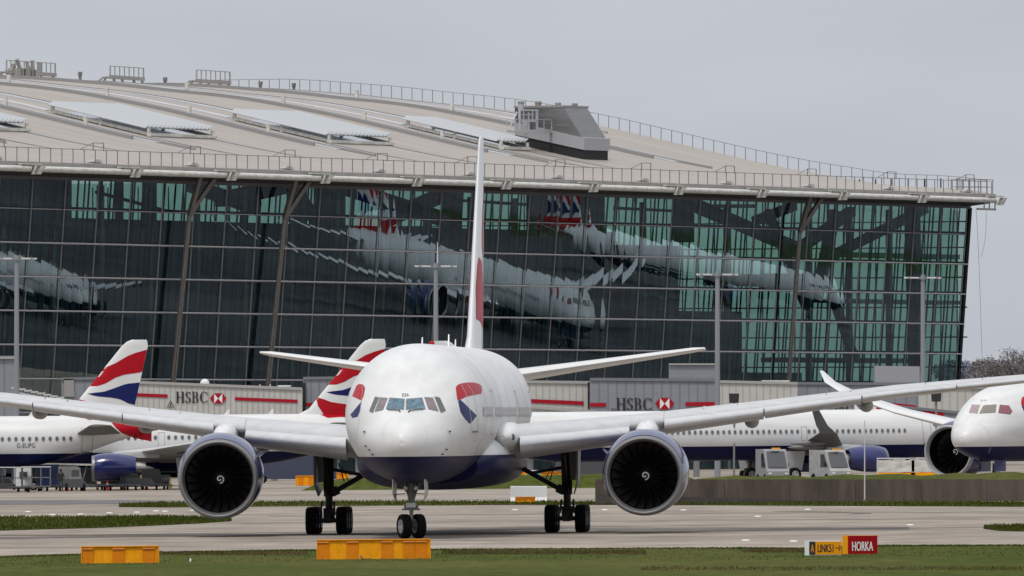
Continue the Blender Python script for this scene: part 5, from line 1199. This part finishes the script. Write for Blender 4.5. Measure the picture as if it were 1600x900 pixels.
def serif(ch):
    """strokes of a serif capital in a unit-high box -> polygons"""
    P = []; bar = lambda x0, y0, x1, y1: P.append([(x0, y0), (x1, y0), (x1, y1), (x0, y1)])
    def arc(cx, cy, rx, ry, a0, a1, w0, w1, n=12):
        o_, i_ = [], []
        for k in range(n + 1):
            a = R(a0 + (a1 - a0) * k / n); w = w0 + (w1 - w0) * abs(math.cos(a)); o_.append((cx + rx * math.cos(a), cy + ry * math.sin(a))); i_.append((cx + (rx - w) * math.cos(a), cy + (ry - w0 * .9) * math.sin(a)))
        P.append(o_ + i_[::-1])
    if ch == 'H':
        bar(.07, 0, .26, 1); bar(.60, 0, .79, 1); bar(.24, .47, .62, .54)
        for x in (.165, .695): bar(x - .16, 0, x + .16, .05); bar(x - .16, .95, x + .16, 1)
        return P, .86
    if ch == 'S':
        arc(.33, .74, .27, .27, 25, 270, .10, .19); arc(.31, .27, .29, .28, -155, 90, .10, .20); bar(.54, .72, .58, .98); bar(.03, .04, .07, .3); return P, .66
    if ch == 'B':
        bar(.09, 0, .24, 1); bar(0, 0, .35, .05); bar(0, .95, .35, 1); bar(.2, .49, .38, .55); arc(.34, .75, .27, .25, -90, 90, .08, .19); arc(.34, .27, .33, .275, -90, 90, .08, .20); return P, .74
    arc(.46, .5, .44, .51, 42, 318, .08, .21, 18); bar(.76, .68, .80, .98); bar(.76, .03, .80, .26); return P, .86
def hsbc(r, o, Y, x0, y0, x1, y1, m=m_txt, tx=None):
    """lettering then the red and white hexagon; letters from x0 to x1, heights y0..y1"""
    adv = []; tot = 0
    for c in 'HSBC':
        p, w_ = serif(c); adv.append((p, tot)); tot += w_ + .04
    k = (x1 - x0) / tot; mb = MB()
    for p, a in adv:
        for poly in p: fill([[(x, y) for x, y in poly]], .04, lambda x, y: on(o, x0 + (a + x) * k, y1 - y * (y1 - y0), Y, .05), .5, mb)
    mb.build('bank_lettering', m, r)
def hexa_logo(r, o, Y, x0, y0, x1, y1):
    xm, ym, q = (x0 + x1) / 2, (y0 + y1) / 2, (x1 - x0) / 4; f_ = lambda x, y, d=.05: on(o, x, y, Y, d)
    MB().add([f_(x0 + q, y0, .04), f_(x0 + q, y1, .04), f_(x1 - q, y1, .04), f_(x1 - q, y0, .04)], [(0, 1, 2, 3)]).build('logo_white', m_signwh, r)
    mb = MB()
    for tri in ([(x0, ym), (x0 + q, y1), (x0 + q, y0)], [(x1, ym), (x1 - q, y0), (x1 - q, y1)], [(x0 + q, y0), (xm, ym), (x1 - q, y0)], [(x0 + q, y1), (x1 - q, y1), (xm, ym)]): mb.add([f_(*p, .06) for p in tri], [(0, 1, 2)])
    mb.build('logo_red', m_lred, r)
Y = 1130
r, o = bridge('long cream passenger bridge with HSBC lettering and red stripes behind the left wing', Y, 180, 472, 596, 607.5, 672, 676, m_cream, seams=34)
stripe(r, o, Y, 206, 614, 262, 616.3, 5); hsbc(r, o, Y, 275, 612, 326, 629.5); hexa_logo(r, o, Y, 328, 614.5, 354, 630.5); stripe(r, o, Y, 367, 620.5, 465, 624.5, 5)
mb = MB(); tr_ = [(261.5, 636), (266.7, 626.5), (272, 636)]
for a, b in zip(tr_, tr_[1:] + tr_[:1]): mb.add([on(o, *p, Y, .05) for p in line_poly(a, b, 1.0)], [(0, 1, 2, 3)])
mb.add([on(o, x, y, Y, .05) for x, y in ((265.9, 634.4), (267.6, 634.4), (267.2, 630), (266.3, 630))], [(0, 1, 2, 3)])
mb.build('warning_triangle', m_txt, r)
o_ = MB().lathe([(0, .42), (.2, .4), (.4, .2), (.45, .01)], 14, 'z').build('roof_dome', m_white, r, True); o_.location = on(o, 319.5, 599.5, Y, -1)
for x in (406, 422): MB().tube(on(o, x, 604, Y, -1), on(o, x, 600.5, Y, -1), .05).build('roof_peg', m_white, r)
MB().box(on(o, 444, 603, Y, -1), (1.2, .5, .12)).build('roof_plate', m_white, r)
r, o = bridge('grey gangway section with red stripe between the cream bridge and the second striped fin', 1134, 473.5, 575, 591, 590, 668, 668, m_bgrey, m_seam3, seams=8)
stripe(r, o, 1134, 474.5, 629.5, 496, 629.5, 5); MB().box(on(o, 475, 633, 1134, .1), (.3, .3, 4)).build('rubber_gasket', m_black, r)
r, o = bridge('cream passenger bridge with one red stripe right behind the big fuselage', 1142, 775, 921, 596, 597.5, 640, 644, m_cream, seams=14)
stripe(r, o, 1142, 829, 623.5, 912, 627, 6); MB().box(on(o, 920, 618, 1142, .06), (.2, .2, 2.4)).build('rubber_gasket', m_black, r)
r, o = bridge('lower cream bridge arm with faded HSBC lettering behind the right wing root', 1098, 800, 990, 634, 648, 676, 690, m_cream, seams=14)
hsbc(r, o, 1098, 856, 649, 894, 660, mat('faded_lettering', (0.25, 0.25, 0.24), 0.6)); stripe(r, o, 1098, 824, 648.5, 838, 650, 6)
r, o = bridge('grey passenger bridge with dark HSBC lettering and red logo right of the big fuselage', 1136, 922, 1118, 592.5, 594, 664, 664, m_bgrey, m_seam3, seams=14)
MB().hexa([on(o, 1045.5, 600, 1136, -.1), on(o, 1118, 600, 1136, -.1), on(o, 1118, 600, 1136, -3), on(o, 1045.5, 600, 1136, -3), on(o, 1045.5, 568.5, 1136, -.1), on(o, 1118, 569, 1136, -.1), on(o, 1118, 569, 1136, -3), on(o, 1045.5, 568.5, 1136, -3)]).build('bridge_tower', m_bgrey, r)
e = MB(); e.beam(on(o, 1045, 569, 1136, 0), on(o, 1118.5, 569, 1136, 0), .25, .14); e.build('tower_cap', m_seam2, r)
stripe(r, o, 1136, 922, 629.5, 947, 629.5, 6); hsbc(r, o, 1136, 963, 622, 1020, 641); hexa_logo(r, o, 1136, 1023.5, 621.5, 1053.5, 639.5); stripe(r, o, 1136, 1071, 628.5, 1117, 628, 6)
r, o = bridge('cream low building wing between the two lamp masts right of the grey HSBC bridge', 1180, 1118, 1246, 596, 599, 680, 680, m_cream, seams=12, name='low_building', cat='building', group=None, legs=False)
MB().box(on(o, 1212, 597, 1180, -1), (2.6, 1, .35)).build('roof_plant', m_gut, r)
r, o = bridge('blue-grey low building block with a taller box, right end of the glass hall', 1186, 1244, 1450, 599, 600, 690, 690, m_bgrey, m_seam3, seams=12, name='low_building', cat='building', group=None, legs=False)
MB().hexa([on(o, 1367, 606, 1186, -.1), on(o, 1437, 606, 1186, -.1), on(o, 1437, 606, 1186, -4), on(o, 1367, 606, 1186, -4), on(o, 1367, 571.5, 1186, -.1), on(o, 1437, 572.5, 1186, -.1), on(o, 1437, 572.5, 1186, -4), on(o, 1367, 571.5, 1186, -4)]).build('roof_box', mat('pale_box', (0.31, 0.31, 0.33), 0.5), r)
r, o = bridge('grey passenger bridge with red stripes under the right wing, half hidden by white hull', 1128, 1275, 1500, 622, 645, 668, 690, m_bgrey, m_seam3, seams=14)
hsbc(r, o, 1128, 1287, 632, 1334, 643); hexa_logo(r, o, 1128, 1346, 628, 1377, 644); stripe(r, o, 1128, 1390, 629, 1432, 633.5, 6); stripe(r, o, 1128, 1443, 641, 1474, 644.5, 6)
r, o = bridge('pale bridge end with cab above the right-hand airliner nose', 1150, 1436, 1580, 604, 607, 660, 660, m_cream, seams=12)
r, o = bridge('grey stair tower at the far left edge in front of the glass', 1140, -40, 22, 558, 558, 700, 700, m_bgrey, m_seam3, seams=4, name='stair_tower', cat='building', group=None, legs=False)
MB().box(on(o, -9, 559, 1140, .05), (3.8, .3, .2)).build('tower_cap', m_seam2, r)
r, o = bridge('grey link building with a pale door leaf left of the first striped fin', 1144, 96, 205, 592, 590, 700, 700, m_bgrey, m_seam3, seams=6, name='low_building', cat='building', group=None, legs=False)
MB().box(on(o, 108, 606, 1144, .05), (.9, .1, 1.6)).build('door_leaf', mat('pale_grey_leaf', (0.30, 0.29, 0.28), 0.5), r)
t = thing('service_gantry', 'low white pipe gantry with lamps left of the first striped fin', 'gantry', at(60, 640, 1120))
g = MB(); q0 = at(60, 640, 1120)
for i in range(8):
    x = 24 + i * 10; g.box(at(x, 606 + i * 2.2, 1120) - q0, (.7, .4, .16)); g.beam(at(x, 606 + i * 2.2, 1120) - q0, at(x, 622 + i, 1120) - q0, .08)
g.beam(at(22, 612, 1120) - q0, at(125, 632, 1120) - q0, .15); g.beam(at(22, 618, 1120) - q0, at(125, 638, 1120) - q0, .15); g.build('pipe_frame', mat('pipe_paint', (0.5, 0.5, 0.48), 0.5), t)
for x in (28, 70, 118): MB().tube(at(x, 612, 1120) - q0, Vector(((at(x, 612, 1120) - q0).x, 0, gz(-45) - q0.z)), .1).build('gantry_leg', m_grey, t)
for (x, y, lb) in ((1147, 622, 'black floodlight box standing up behind the wing right of the second lamp mast'), (1463, 620, 'black floodlight box under the wing near the right-hand airliner')):
    p = at(x, y, 1040); t = thing('floodlight', lb, 'floodlight', (p.x, p.y, gz(p.x)), 0, 'black floodlight boxes')
    z = p.z - gz(p.x); MB().hexa([(-.38, 0, z - .4), (.38, 0, z - .4), (.38, .5, z - .4), (-.38, .5, z - .4), (-.42, 0, z + .38), (.42, 0, z + .38), (.42, .5, z + .3), (-.42, .5, z + .3)]).build('lamp_box', m_txt, t); MB().tube((0, .25, 0), (0, .25, z - .4), .09).build('lamp_pole', m_grey, t)
# lamp masts
m_mast = mat('mast_paint', (0.24, 0.25, 0.27), 0.5); m_head = mat('lamp_head_white', (0.72, 0.71, 0.68), 0.4)
for (px, yt, Y, wpx, lb) in ((26, 405, 1105, 28, 'tall grey apron lamp mast at the left edge with a flat lamp crown'), (681, 417, 1120, 30, 'tall lamp mast with a thin spike, left of the big upright fin'), (1121, 430, 1108, 30, 'tall lamp mast right of the big fuselage, in front of the glass'), (1442, 435, 1160, 26, 'tall lamp mast before the green right end of the glass hall')):
    p = at(px, yt, Y); t = thing('lamp_mast', lb, 'lamp mast', (p.x, p.y, gz(p.x)), 0, 'apron lamp masts'); z = p.z - gz(p.x)
    MB().tube((0, 0, 0), (0, 0, z + .35), .27, .19, 12).build('mast_shaft', m_mast, t, True)
    s = F / Y; w_ = wpx / s; ar = MB()
    for q in (-1, 1): ar.beam((0, 0, z), (q * w_ * .9, 0, z + .12), .12, .1)
    ar.tube((0, 0, z - .1), (0, 0, z + .15), .32, n=12); ar.build('crown_ring', m_mast, t)
    for i in range(8):
        q = (-1 if i < 4 else 1); k = i % 4; x = q * w_ * (.42 + .17 * k); 
        MB().hexa([(x - .26, -.3 + .2 * k, z + .0), (x + .26, -.3 + .2 * k, z - .02), (x + .26, .3 + .2 * k, z - .02), (x - .26, .3 + .2 * k, z), (x - .3, -.32 + .2 * k, z + .14 - .02 * k), (x + .3, -.32 + .2 * k, z + .1 + .03 * (k % 2)), (x + .3, .32 + .2 * k, z + .1), (x - .3, .32 + .2 * k, z + .14)]).build('lamp_head', m_head, t)
    if px == 681: MB().tube((.15, 0, z), (.15, 0, z + 2.2), .05, .03, 6).build('spike', m_head, t)

# ------------------------------------------------------------ stand equipment under the parked airliners
m_yel = mat('safety_yellow', (0.62, 0.45, 0.03), 0.5); m_blu = mat('container_blue', (0.018, 0.03, 0.11), 0.5); m_eq = mat('equipment_grey', (0.07, 0.072, 0.078), 0.55); m_cone = mat('cone_red', (0.62, 0.03, 0.015), 0.5); m_galv = mat('galvanised_frame', (0.22, 0.22, 0.215), 0.5, metal=0.4); m_tarp = mat('tarp_green', (0.10, 0.14, 0.11), 0.8)
def small_wheels(r, pts, rr=.2):
    for (x, y) in pts: MB().lathe([(-.07, 0), (-.07, rr * .9), (-.04, rr), (.04, rr), (.07, rr * .9), (.07, 0)], 14, 'x', (x, y, rr)).build('wheel', m_tyre, r, True)
def eq(name, label, cat, px, ybase, group=None, up=0):
    p = gp(px, ybase); r = thing(name, label, cat, p, 0, group); return r, F / p.y
Yb = 767.5
def dolly(label, px, w_=2.6, load=None, lm=None, h=1.4, yb=Yb):
    r, s = eq('cargo_dolly', label, 'dolly', px, yb, 'cargo dollies'); MB().box((0, 0, .42), (w_, 1.5, .12)).box((0, 0, .34), (w_ * .9, .2, .12)).build('dolly_deck', m_eq, r); small_wheels(r, [(-w_ * .38, -.6), (w_ * .38, -.6), (-w_ * .38, .6), (w_ * .38, .6)], .24)
    MB().beam((w_ / 2, 0, .4), (w_ / 2 + .9, 0, .3), .06).build('tow_bar', m_eq, r)
    if load:
        l_ = MB().hexa([(-w_ * .42, -.7, .49), (w_ * .36, -.7, .49), (w_ * .36, .7, .49), (-w_ * .42, .7, .49), (-w_ * .42, -.7, .49 + h), (w_ * .2, -.7, .49 + h), (w_ * .2, .7, .49 + h), (-w_ * .42, .7, .49 + h)]).build('container', lm, None)
        l_.location = r.location; tag(l_, load, 'container', 'cargo containers')
    return r
def cart(label, px, yb=Yb, m=m_galv, w_=2.2, h=1.9):
    r, s = eq('baggage_cart', label, 'cart', px, yb, 'baggage carts'); f = MB()
    for x in (-w_ / 2, -w_ / 6, w_ / 6, w_ / 2):
        for y in (-.7, .7): f.beam((x, y, .4), (x, y, h), .06)
    for z in (.4, 1.1, h):
        for y in (-.7, .7): f.beam((-w_ / 2, y, z), (w_ / 2, y, z), .06)
    f.beam((-w_ / 2, -.7, .4), (-w_ / 2, .7, .4), .06); f.beam((w_ / 2, -.7, .4), (w_ / 2, .7, .4), .06); f.build('cart_frame', m, r); MB().box((0, 0, .42), (w_, 1.4, .08)).build('cart_floor', m_eq, r); MB().box((0, 0, h + .03), (w_ + .1, 1.5, .06)).build('cart_roof', m_white, r); small_wheels(r, [(-w_ * .38, -.6), (w_ * .38, -.6), (-w_ * .38, .6), (w_ * .38, .6)], .22); return r
def cone(label, px, yb, m=m_cone, h=.75):
    r, s = eq('traffic_cone', label, 'cone', px, yb, 'traffic cones'); MB().lathe([(0, .2), (.05, .2), (.06, .15), (h, .035), (h + .01, .005)], 14, 'z').build('cone_body', m, r, True); MB().lathe([(h * .5, .102), (h * .7, .077)], 14, 'z').build('cone_band', m_signwh, r, True); MB().box((0, 0, .02), (.4, .4, .04)).build('cone_base', m_txt, r)
cart('white framed baggage cart under the rear of the registration-bearing hull', 57, 768)
cart('second open baggage cart further left by the dark dollies', 12, 769, m_eq)
dolly('flat dolly carrying a blue container behind the framed baggage cart', 82, 2.8, 'blue cargo container on a dolly under the white hull', m_blu, 1.6)
dolly('low black dolly at the left edge beside an amber lamp', 18, 3.4, None, yb=769.5)
dolly('empty low dolly below the blue engine, left of the cones', 150, 3.0, yb=767)
dolly('empty low dolly below the blue engine, right of the middle cone', 188, 3.2, yb=766.5)
dolly('low dolly stacked with grey slats right of the blue engine', 222, 3.0, 'grey slatted load on a dolly right of the blue engine', m_eq, .45, yb=766)
dolly('short dolly holding a pale grey block near the far left cone', 112, 2.4, 'pale grey ribbed container between the two carts', m_galv, 1.45)
r, s = eq('ground_power_unit', 'white boxy ground power unit with a dark grille left of the framed cart', 'power unit', 37, 768)
MB().hexa([(-.6, -.6, .35), (.6, -.6, .35), (.6, .8, .35), (-.6, .8, .35), (-.55, -.5, 1.9), (.6, -.5, 1.9), (.6, .8, 1.9), (-.55, .8, 1.9)]).build('unit_case', m_white, r); MB().box((0, -.6, 1.3), (.6, .06, .5)).build('grille', m_eq, r); small_wheels(r, [(-.4, -.4), (.4, -.4), (-.4, .6), (.4, .6)])
r, s = eq('belt_loader', 'long pale belt loader standing under the striped tail cone', 'belt loader', 88, 767)
MB().beam((-2.9, .6, 2.15), (3.0, .6, 2.05), .5, .14).build('conveyor', m_gut, r); MB().hexa([(-1.6, 0, .4), (1.6, 0, .4), (1.6, 1.4, .4), (-1.6, 1.4, .4), (-1.5, 0, .8), (1.5, 0, .8), (1.5, 1.4, .8), (-1.5, 1.4, .8)]).build('chassis', m_eq, r)
for x in (-2.0, 0, 2.0): MB().beam((x, .6, .6), (x * 1.2, .6, 2.1), .1).build('lift_strut', m_galv, r)
small_wheels(r, [(-1.2, 0), (1.2, 0), (-1.2, 1.3), (1.2, 1.3)], .3)
r, s = eq('baggage_tug', 'small white tug with an open cab between carts and blue engine', 'tug', 118, 767.5)
MB().hexa([(-1.1, -.6, .3), (1.1, -.6, .3), (1.1, .6, .3), (-1.1, .6, .3), (-1.1, -.6, .95), (.5, -.6, .95), (.5, .6, .95), (-1.1, .6, .95)]).build('tug_body', m_eq, r)
MB().hexa([(-.5, -.55, .95), (.5, -.55, .95), (.5, .55, .95), (-.5, .55, .95), (-.4, -.5, 1.85), (.35, -.5, 1.85), (.35, .5, 1.85), (-.4, .5, 1.85)]).build('cab', m_galv, r); MB().box((0, -.56, 1.42), (.6, .03, .5)).build('cab_window', m_glassdk, r); small_wheels(r, [(-.7, -.6), (.7, -.6), (-.7, .6), (.7, .6)], .32)
cone('red cone left of the blue engine, nearest the tug', 105.5, 766.5); cone('red cone directly below the blue engine', 168, 766); cone('faded red cone below the left lip of the blue engine', 130, 766.5); cone('pale red cone right of the middle of the blue engine', 194, 765.5); cone('pink-red cone right of the slatted load', 229, 765.5)
for i_, (px_, lb_) in enumerate(((6, 'dark stacked dollies at the extreme left under the navy belly'), (72, 'dark loader mass behind the framed cart'), (136, 'dark engine stand left of the blue engine lip'), (176, 'dark low trailer right of the central red cone'), (206, 'dark low trailer behind the yellow ladder'), (240, 'dark wheel trolley under the parked wing'))):
    dolly(lb_, px_, 2.2, lb_.replace('dark', 'black load on the', 1)[:60].rstrip() + ', seen in shade', m_txt, .55 + .3 * (i_ % 3), yb=765.5)
cone('tall yellow and white cone just left of the left jet engine', 266, 765, m_yel, 1.0)
r, s = eq('wheel_chock_rack', 'yellow steel chock rack behind the red cones below the blue engine', 'rack', 158, 764); f = MB()
for i in range(7): f.beam((-2 + i * .65, 0, 0), (-2 + i * .65, 0, .9), .07)
for z in (.35, .9): f.beam((-2, 0, z), (1.9, 0, z), .07)
f.build('rack_frame', m_yel, r)
r, s = eq('step_ladder', 'yellow step ladder standing right of the blue engine', 'ladder', 224.5, 764); f = MB()
for x in (-.25, .25): f.beam((x, 0, 0), (x, .3, 1.9), .07); f.beam((x, .9, 0), (x, .4, 1.9), .06)
for i in range(6): f.beam((-.25, .05 * i, .3 + .3 * i), (.25, .05 * i, .3 + .3 * i), .07)
f.build('ladder_frame', m_yel, r)
r, s = eq('grey_barrel_cart', 'grey rounded fuel cart with a strapped tank right of the ladder', 'fuel cart', 246, 765)
MB().tube((-1.0, 0, .8), (1.0, 0, .8), .4, n=18).build('tank', m_galv, r, True); MB().box((0, 0, .35), (2.4, .8, .1)).build('chassis', m_eq, r); small_wheels(r, [(-.8, -.4), (.8, -.4)], .22)
def person(label, px, yb, coat):
    p = gp(px, yb); me = bpy.data.meshes.new('body'); J = [(0, 0, .95), (0, 0, 1.2), (0, 0, 1.42), (0, 0, 1.52), (0, -.02, 1.68), (-.1, 0, .9), (-.11, .02, .48), (-.12, .04, .06), (-.12, -.12, .03), (.1, 0, .9), (.12, -.06, .48), (.14, 0, .06), (.14, -.16, .03), (-.2, 0, 1.4), (-.26, -.02, 1.14), (-.24, -.12, .92), (.2, 0, 1.4), (.27, -.04, 1.14), (.26, -.18, .95)]
    E_ = [(0, 1), (1, 2), (2, 3), (3, 4), (0, 5), (5, 6), (6, 7), (7, 8), (0, 9), (9, 10), (10, 11), (11, 12), (2, 13), (13, 14), (14, 15), (2, 16), (16, 17), (17, 18)]; RR = [.15, .14, .13, .06, .105, .1, .065, .05, .04, .1, .065, .05, .04, .07, .05, .035, .07, .05, .035]
    me.from_pydata(J, E_, []); r = bpy.data.objects.new('person', me); C.objects.link(r); r.location = p; r.modifiers.new('s', 'SKIN'); r.modifiers.new('u', 'SUBSURF').levels = 1; me.materials.append(m_txt)
    for v, q in zip(me.skin_vertices[0].data, RR): v.radius = (q, q)
    me.skin_vertices[0].data[0].use_root = True; tag(r, label, 'person')
    c = MB().lathe([(1.0, .19), (1.2, .185), (1.4, .2), (1.47, .12)], 14, 'z').build('jacket', coat, r, True); c.scale = (1, .75, 1)
    MB().lathe([(1.6, .112), (1.68, .118), (1.76, .08), (1.79, .01)], 12, 'z', (0, -.02, 0)).build('hair', m_txt, r, True)
person('person in a dark jacket standing between the blue container and the tug', 95, 768, m_txt)
m_vanw = mat('dusty_white_van', (0.36, 0.36, 0.35), 0.5, noise=((1, 1, 2), .2))
# behind the right main gear and right-hand stands
def van(label, px, Y, L_=5.2, H=2.4, m=m_vanw, name='service_van', cat='van', rz=0):
    r = thing(name, label, cat, ((px - 800) / F * Y, Y, gz((px - 800) / F * Y)), rz)
    prof = [(-L_ / 2, .35), (L_ / 2, .35), (L_ / 2, .9), (L_ / 2 - .25, 1.15), (L_ / 2 - .95, H - .1), (L_ / 2 - 1.2, H), (-L_ / 2, H)]
    MB().rings([[(x, -.95, z) for x, z in prof], [(x, .95, z) for x, z in prof]]).build('van_body', m, r)
    MB().add([(L_ / 2 - .2, -.8, 1.2), (L_ / 2 - .2, .8, 1.2), (L_ / 2 - .88, .75, H - .2), (L_ / 2 - .88, -.75, H - .2)], [(0, 1, 2, 3)]).build('windscreen', m_glassdk, r).location = (.02, 0, .02)
    MB().add([(L_ / 2 - 1.7, -.97, 1.2), (L_ / 2 - .5, -.97, 1.2), (L_ / 2 - 1.1, -.97, H - .35), (L_ / 2 - 1.7, -.97, H - .35)], [(0, 1, 2, 3)]).build('side_window', m_glassdk, r)
    for y in (-.7, .7): MB().box((L_ / 2 + .01, y, .72), (.04, .28, .14)).build('headlight', m_head, r)
    MB().box((L_ / 2 + .03, 0, .45), (.08, 1.9, .18)).build('bumper', m_eq, r)
    for y in (-1.05, 1.05): MB().box((L_ / 2 - .8, y, 1.45), (.08, .14, .26)).build('mirror', m_txt, r)
    MB().box((L_ / 2 - .7, 0, H + .06), (.2, .7, .12)).build('beacon_bar', m_or, r)
    for x in (-L_ * .3, L_ * .3):
        MB().lathe([(-.1, 0), (-.1, .3), (-.06, .34), (.06, .34), (.1, .3), (.1, 0)], 16, 'y', (x, -.9, .34)).build('wheel', m_tyre, r, True)
    return r
van('white service van with dark windscreen parked below the side-on hull behind the bank', 1297, 1026, 3.6, 2.6, rz=R(-62))
van('pale box truck parked left of the white service van below the hull', 1207, 1028, 3.4, 2.7, mat('pale_truck', (0.27, 0.27, 0.28), 0.5), 'box_truck', 'truck', rz=R(-75))
van('grey box truck nosing out between the right main gear and right engine', 925, 1060, 6.5, 3.6, m_eq, 'box_truck', 'truck')
van('dark catering truck behind the left engine exhaust beside the orange barrier', 455, 1085, 8.0, 4.2, mat('dark_blue_truck', (0.04, 0.05, 0.09), 0.5), 'catering_truck', 'truck')
for (px, lb) in ((1400, 'white baggage cart with orange base left of the black engine inlet'), (1452, 'white baggage cart just right of its twin, under the black engine inlet')):
    r = cart(lb, px, 760, m_white, 3.0, 1.9); r.location = ((px - 800) / F * 1010, 1010, gz((px - 800) / F * 1010)); MB().box((0, -.75, .55), (3.0, .06, .45)).build('orange_valance', m_or, r); MB().box((0, -.76, 1.3), (2.9, .05, .95)).build('side_curtain', m_gut, r)
p = gp(838, 760.0); t = thing('blue_crate', 'light blue plastic crate beside the tiny orange barrier under the belly', 'crate', (p.x, 1016, gz(p.x))); MB().box((0, 0, .7), (1.4, 1, .9)).build('crate_body', mat('light_blue_crate', (0.12, 0.30, 0.42), 0.5), t); MB().box((0, 0, 1.17), (1.5, 1.1, .08)).build('crate_rim', m_white, t); MB().box((0, 0, .12), (1.2, .9, .24)).build('crate_skid', m_eq, t)

# ------------------------------------------------------------ trees on the right horizon
m_leaf = mat('winter_foliage', (0.21, 0.19, 0.185), 0.9, noise=((.3, .3, .3), .15)); m_bark = mat('bark', (0.15, 0.13, 0.12), 0.9); m_far = mat('hazed_wood_foliage', (0.15, 0.17, 0.215), 0.95, noise=((.05, .05, .1), .1))  # distance haze put into the bluish colour of the far wood
def clump(mb, c, r, n, sz, rnd, flat=.8):
    for _ in range(n):
        d = Vector((rnd.gauss(0, 1), rnd.gauss(0, 1), rnd.gauss(0, 1))).normalized() * (r * rnd.random() ** .45); d.z *= flat; p = c + d; a = Vector((rnd.gauss(0, 1), rnd.gauss(0, 1), rnd.gauss(0, 1))).normalized() * sz; b = a.cross(Vector((rnd.gauss(0, 1), rnd.gauss(0, 1), rnd.gauss(0, 1)))).normalized() * sz * .7
        mb.add([p - a, p + b, p + a * .9], [(0, 1, 2)])
def tree(label, px, ytop, Y, w_, seed, dens=900):
    rnd = random.Random(seed); x = (px - 800) / F * Y; h = CH + (YH - ytop) / F * Y - gz(x); t = thing('bare_tree', label, 'tree', (x, Y, gz(x)), 0, 'winter trees beyond the terminal')
    tk = MB(); tips = []
    def br(p, d, l, r, lv):
        q = p + d * l; tk.tube(p, q, r, r * .65, 5, False)
        if lv == 0: tips.append(q); return
        for _ in range(3 if lv > 1 else 3):
            nd = (d + Vector((rnd.gauss(0, .36), rnd.gauss(0, .36), abs(rnd.gauss(.25, .25))))).normalized(); br(q if rnd.random() < .6 else p.lerp(q, .7), nd, l * .72, r * .6, lv - 1)
    br(Vector((0, 0, 0)), Vector((0, 0, 1)), h * .34, w_ * .05, 5)
    tk.build('trunk', m_bark, t); cb = MB()
    for q in tips: clump(cb, q, w_ * .10, max(2, dens // len(tips)), .22, rnd)
    cb.build('crown', m_leaf, t)
for i, a in enumerate([('tallest bare brown tree at the right edge above the wing', 1584, 551, 1750, 9), ('bare brown tree leaning out right beside the tallest one', 1606, 556, 1740, 9), ('rounded brown tree between the blue wood and the tallest tree', 1556, 564, 1760, 9), ('low brown bushy tree beginning right of the blue wood', 1536, 566, 1770, 8), ('thin twiggy tree in the gap left of the tallest tree', 1570, 560, 1800, 7)]): tree(*a, 40 + i)
wd_ = MB(); rnd = random.Random(3)
for i in range(190):
    px = 1470 + i * 1.6 + rnd.uniform(-1, 1); Y = 2600 + rnd.uniform(-40, 40); x = (px - 800) / F * Y; ht = CH + (YH - (566 + 3 * math.sin(i * .5) + 2 * math.sin(i * 1.7))) / F * Y
    for z in (ht * .9, ht * .65, ht * .35, ht * .1): clump(wd_, Vector((x, Y, z)), 2.3, 60, .55, rnd)
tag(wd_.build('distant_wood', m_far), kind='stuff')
wd_ = MB(); rnd = random.Random(4)
for i in range(70):
    px = 1525 + i * 1.5; Y = 1820 + rnd.uniform(-30, 30); x = (px - 800) / F * Y; ht = CH + (YH - (576 + 4 * math.sin(i * .6) + rnd.uniform(-2, 2))) / F * Y
    for z in (ht * .85, ht * .55, ht * .2): clump(wd_, Vector((x, Y, z)), 1.6, 60, .3, rnd)
tag(wd_.build('brown_thicket', m_leaf), kind='stuff')
